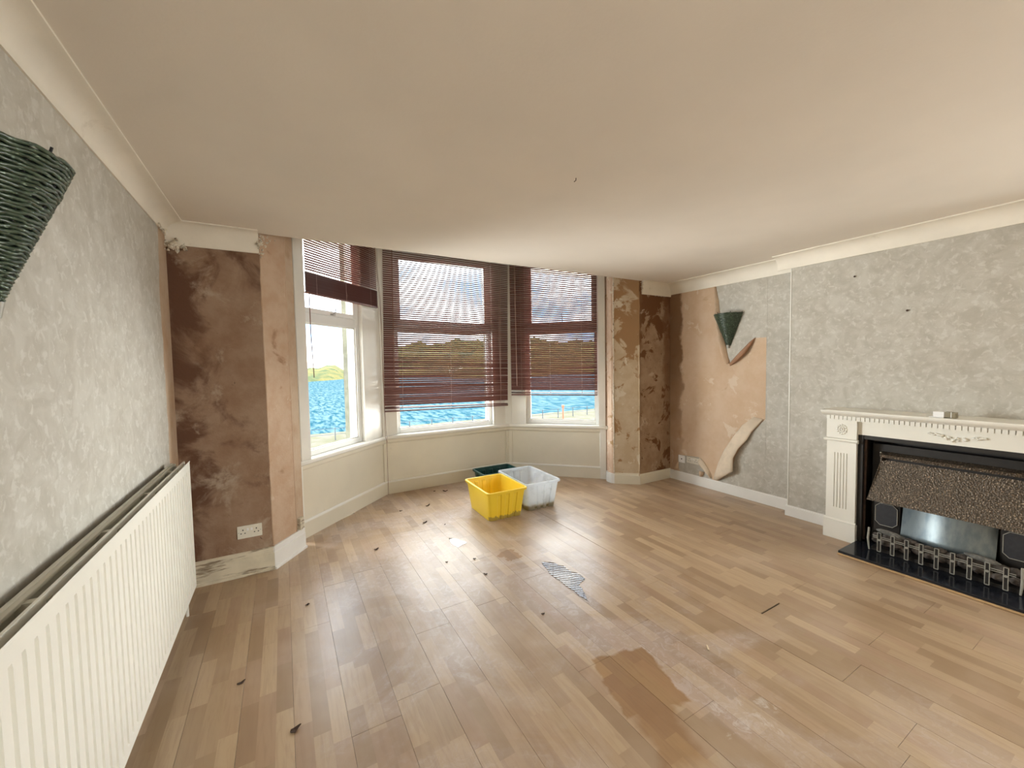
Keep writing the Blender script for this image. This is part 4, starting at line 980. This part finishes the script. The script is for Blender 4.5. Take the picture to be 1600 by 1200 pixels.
for (q, lab), s_ in zip(BITS, SZ):
    mb = MB(); nq = 8
    row0 = [(s_*math.cos(2*PI*k/nq)*random.uniform(.6, 1.2)*1.4, s_*math.sin(2*PI*k/nq)*random.uniform(.5, 1.1)*0.8) for k in range(nq)]
    mb.v.append((0, 0, 0.001)); mb.v += [(a_, b_, 0.001+abs(a_)*random.uniform(0.1, 0.5)) for a_, b_ in row0]
    mb.v.append((0, 0, 0.003)); mb.v += [(a_*0.9, b_*0.9, 0.0035+abs(a_)*random.uniform(0.1, 0.5)) for a_, b_ in row0]
    for k in range(nq):
        k2 = (k+1) % nq
        mb.f += [(0, 1+k2, 1+k), (nq+1, nq+2+k, nq+2+k2), (1+k, 1+k2, nq+2+k2, nq+2+k)]
    o = mb.build('leaf_scrap', MAT['debris'], loc=(q[0], q[1], 0.0015), rot=(0, 0, random.uniform(-1, 1)))
    tag(o, lab, 'debris', 'dark scraps on the floor')
o = MB().box(-0.0045, 0.0045, -0.019, 0.019, 0, 0.007, bev=0.002).build('wood_splinter', MAT['splinter'], loc=(1.869, 1.262, 0.0025), rot=(0, 0, -0.75)); tag(o, 'small pale wood splinter on the boards right of the brown stain', 'splinter')
o = MB().tube([(0, 0, 0), (0.004, 0.006, -0.010), (-0.004, 0.012, -0.016)], 0.0022, 6).build('ceiling_scratch', MAT['debris'], loc=(1.386, 1.706, ZC)); tag(o, 'tiny dark scratch in the middle of the ceiling', 'scratch')  # bent tube stands in for a small dark scratch on the ceiling
for q, lab in (((1.182, 1.861), 'dark nail in the grey wallpaper above the mantel box'), ((1.514, 2.184), 'dark nail in the grey wallpaper high on the chimney breast')):
    o = MB().tube([(0.002, 0, 0), (-0.006, 0, -0.001)], 0.005, 8).tube([(-0.006, 0, -0.001), (-0.009, 0, -0.001)], 0.008, 8).build('wall_nail', MAT['debris'], loc=(XB, q[0], q[1])); tag(o, lab, 'nail')

# ================================================================== OUTSIDE
ZG, ZS = -4.0, -6.5
o = B(-60, 90, 4.9, 37.0, ZG-3.5, ZG).build('shore_terrace', MAT['shore']); struct(o)
o = B(-900, 1500, 36.9, 900, ZS-1, ZS).build('sea', MAT['sea']); o['kind'] = 'stuff'; o['label'] = 'bright blue rippled sea beyond the bay windows'; o['category'] = 'sea'
# far shore: a ridge swept in azimuth
hm = MB(); NA, NR = 90, 12
rows = []
for i in range(NA+1):
    az = R_(-25+90*i/NA); base = 275+40*math.sin(i*0.21)
    deg = math.degrees(az)
    k = max(0.0, min(1.0, (deg-8)/8)); hgt = lerp(8.5, 30, k*k*(3-2*k))+1.6*math.sin(i*1.1)+1.2*math.sin(i*2.3)+random.uniform(-.6, .6)
    for j in range(NR+1):
        t = j/NR; rr_ = base+150*t
        zz_ = ZS-0.5+hgt*math.sin(min(1, t*1.5)*PI/2)*1.0+(random.uniform(-.5, .5) if 0 < j < NR else 0) if j else ZS-0.6
        hm.v.append((rr_*math.sin(az), rr_*math.cos(az), zz_))
for i in range(NA):
    for j in range(NR):
        q = lambda a_, b_: a_*(NR+1)+b_
        hm.f.append((q(i, j), q(i, j+1), q(i+1, j+1), q(i+1, j)))
o = hm.build('far_shore', MAT['hill'], smooth='all'); tag(o, 'low yellow-green far shore rising to a wooded hill across the water', 'hill')
o = B(-60, 90, -40, 4.9, ZG-3.5, ZG).build('rear_ground', MAT['shore']); struct(o)  # unseen, added to cut light reaching the ceiling from below
# railing along the water's edge
rl_ = thing('railing', 'thin dark post and rail fence along the water outside the windows', 'railing', (0, 33.0, ZG))
pm = MB().box(-0.03, 0.03, -0.03, 0.03, 0, 0.95).mesh('railing_post', MAT['rail_out'])
for i in range(40): link('railing_post', pm, rl_, (-10+1.9*i, 0, 0))
for z_ in (0.45, 0.9): MB().box(-12, 66, -0.012, 0.012, z_-0.015, z_+0.015).build('railing_rail', MAT['rail_out'], rl_)
o = MB().box(-0.05, 0.05, -0.05, 0.05, 0, 1.25, bev=0.01).box(-0.11, 0.11, -0.08, 0.08, 1.2, 1.45, bev=0.03).build('marker_post', MAT['rail_red'], loc=(23.7, 31.5, ZG)); tag(o, 'red-topped marker post at the water edge outside the right window', 'post')
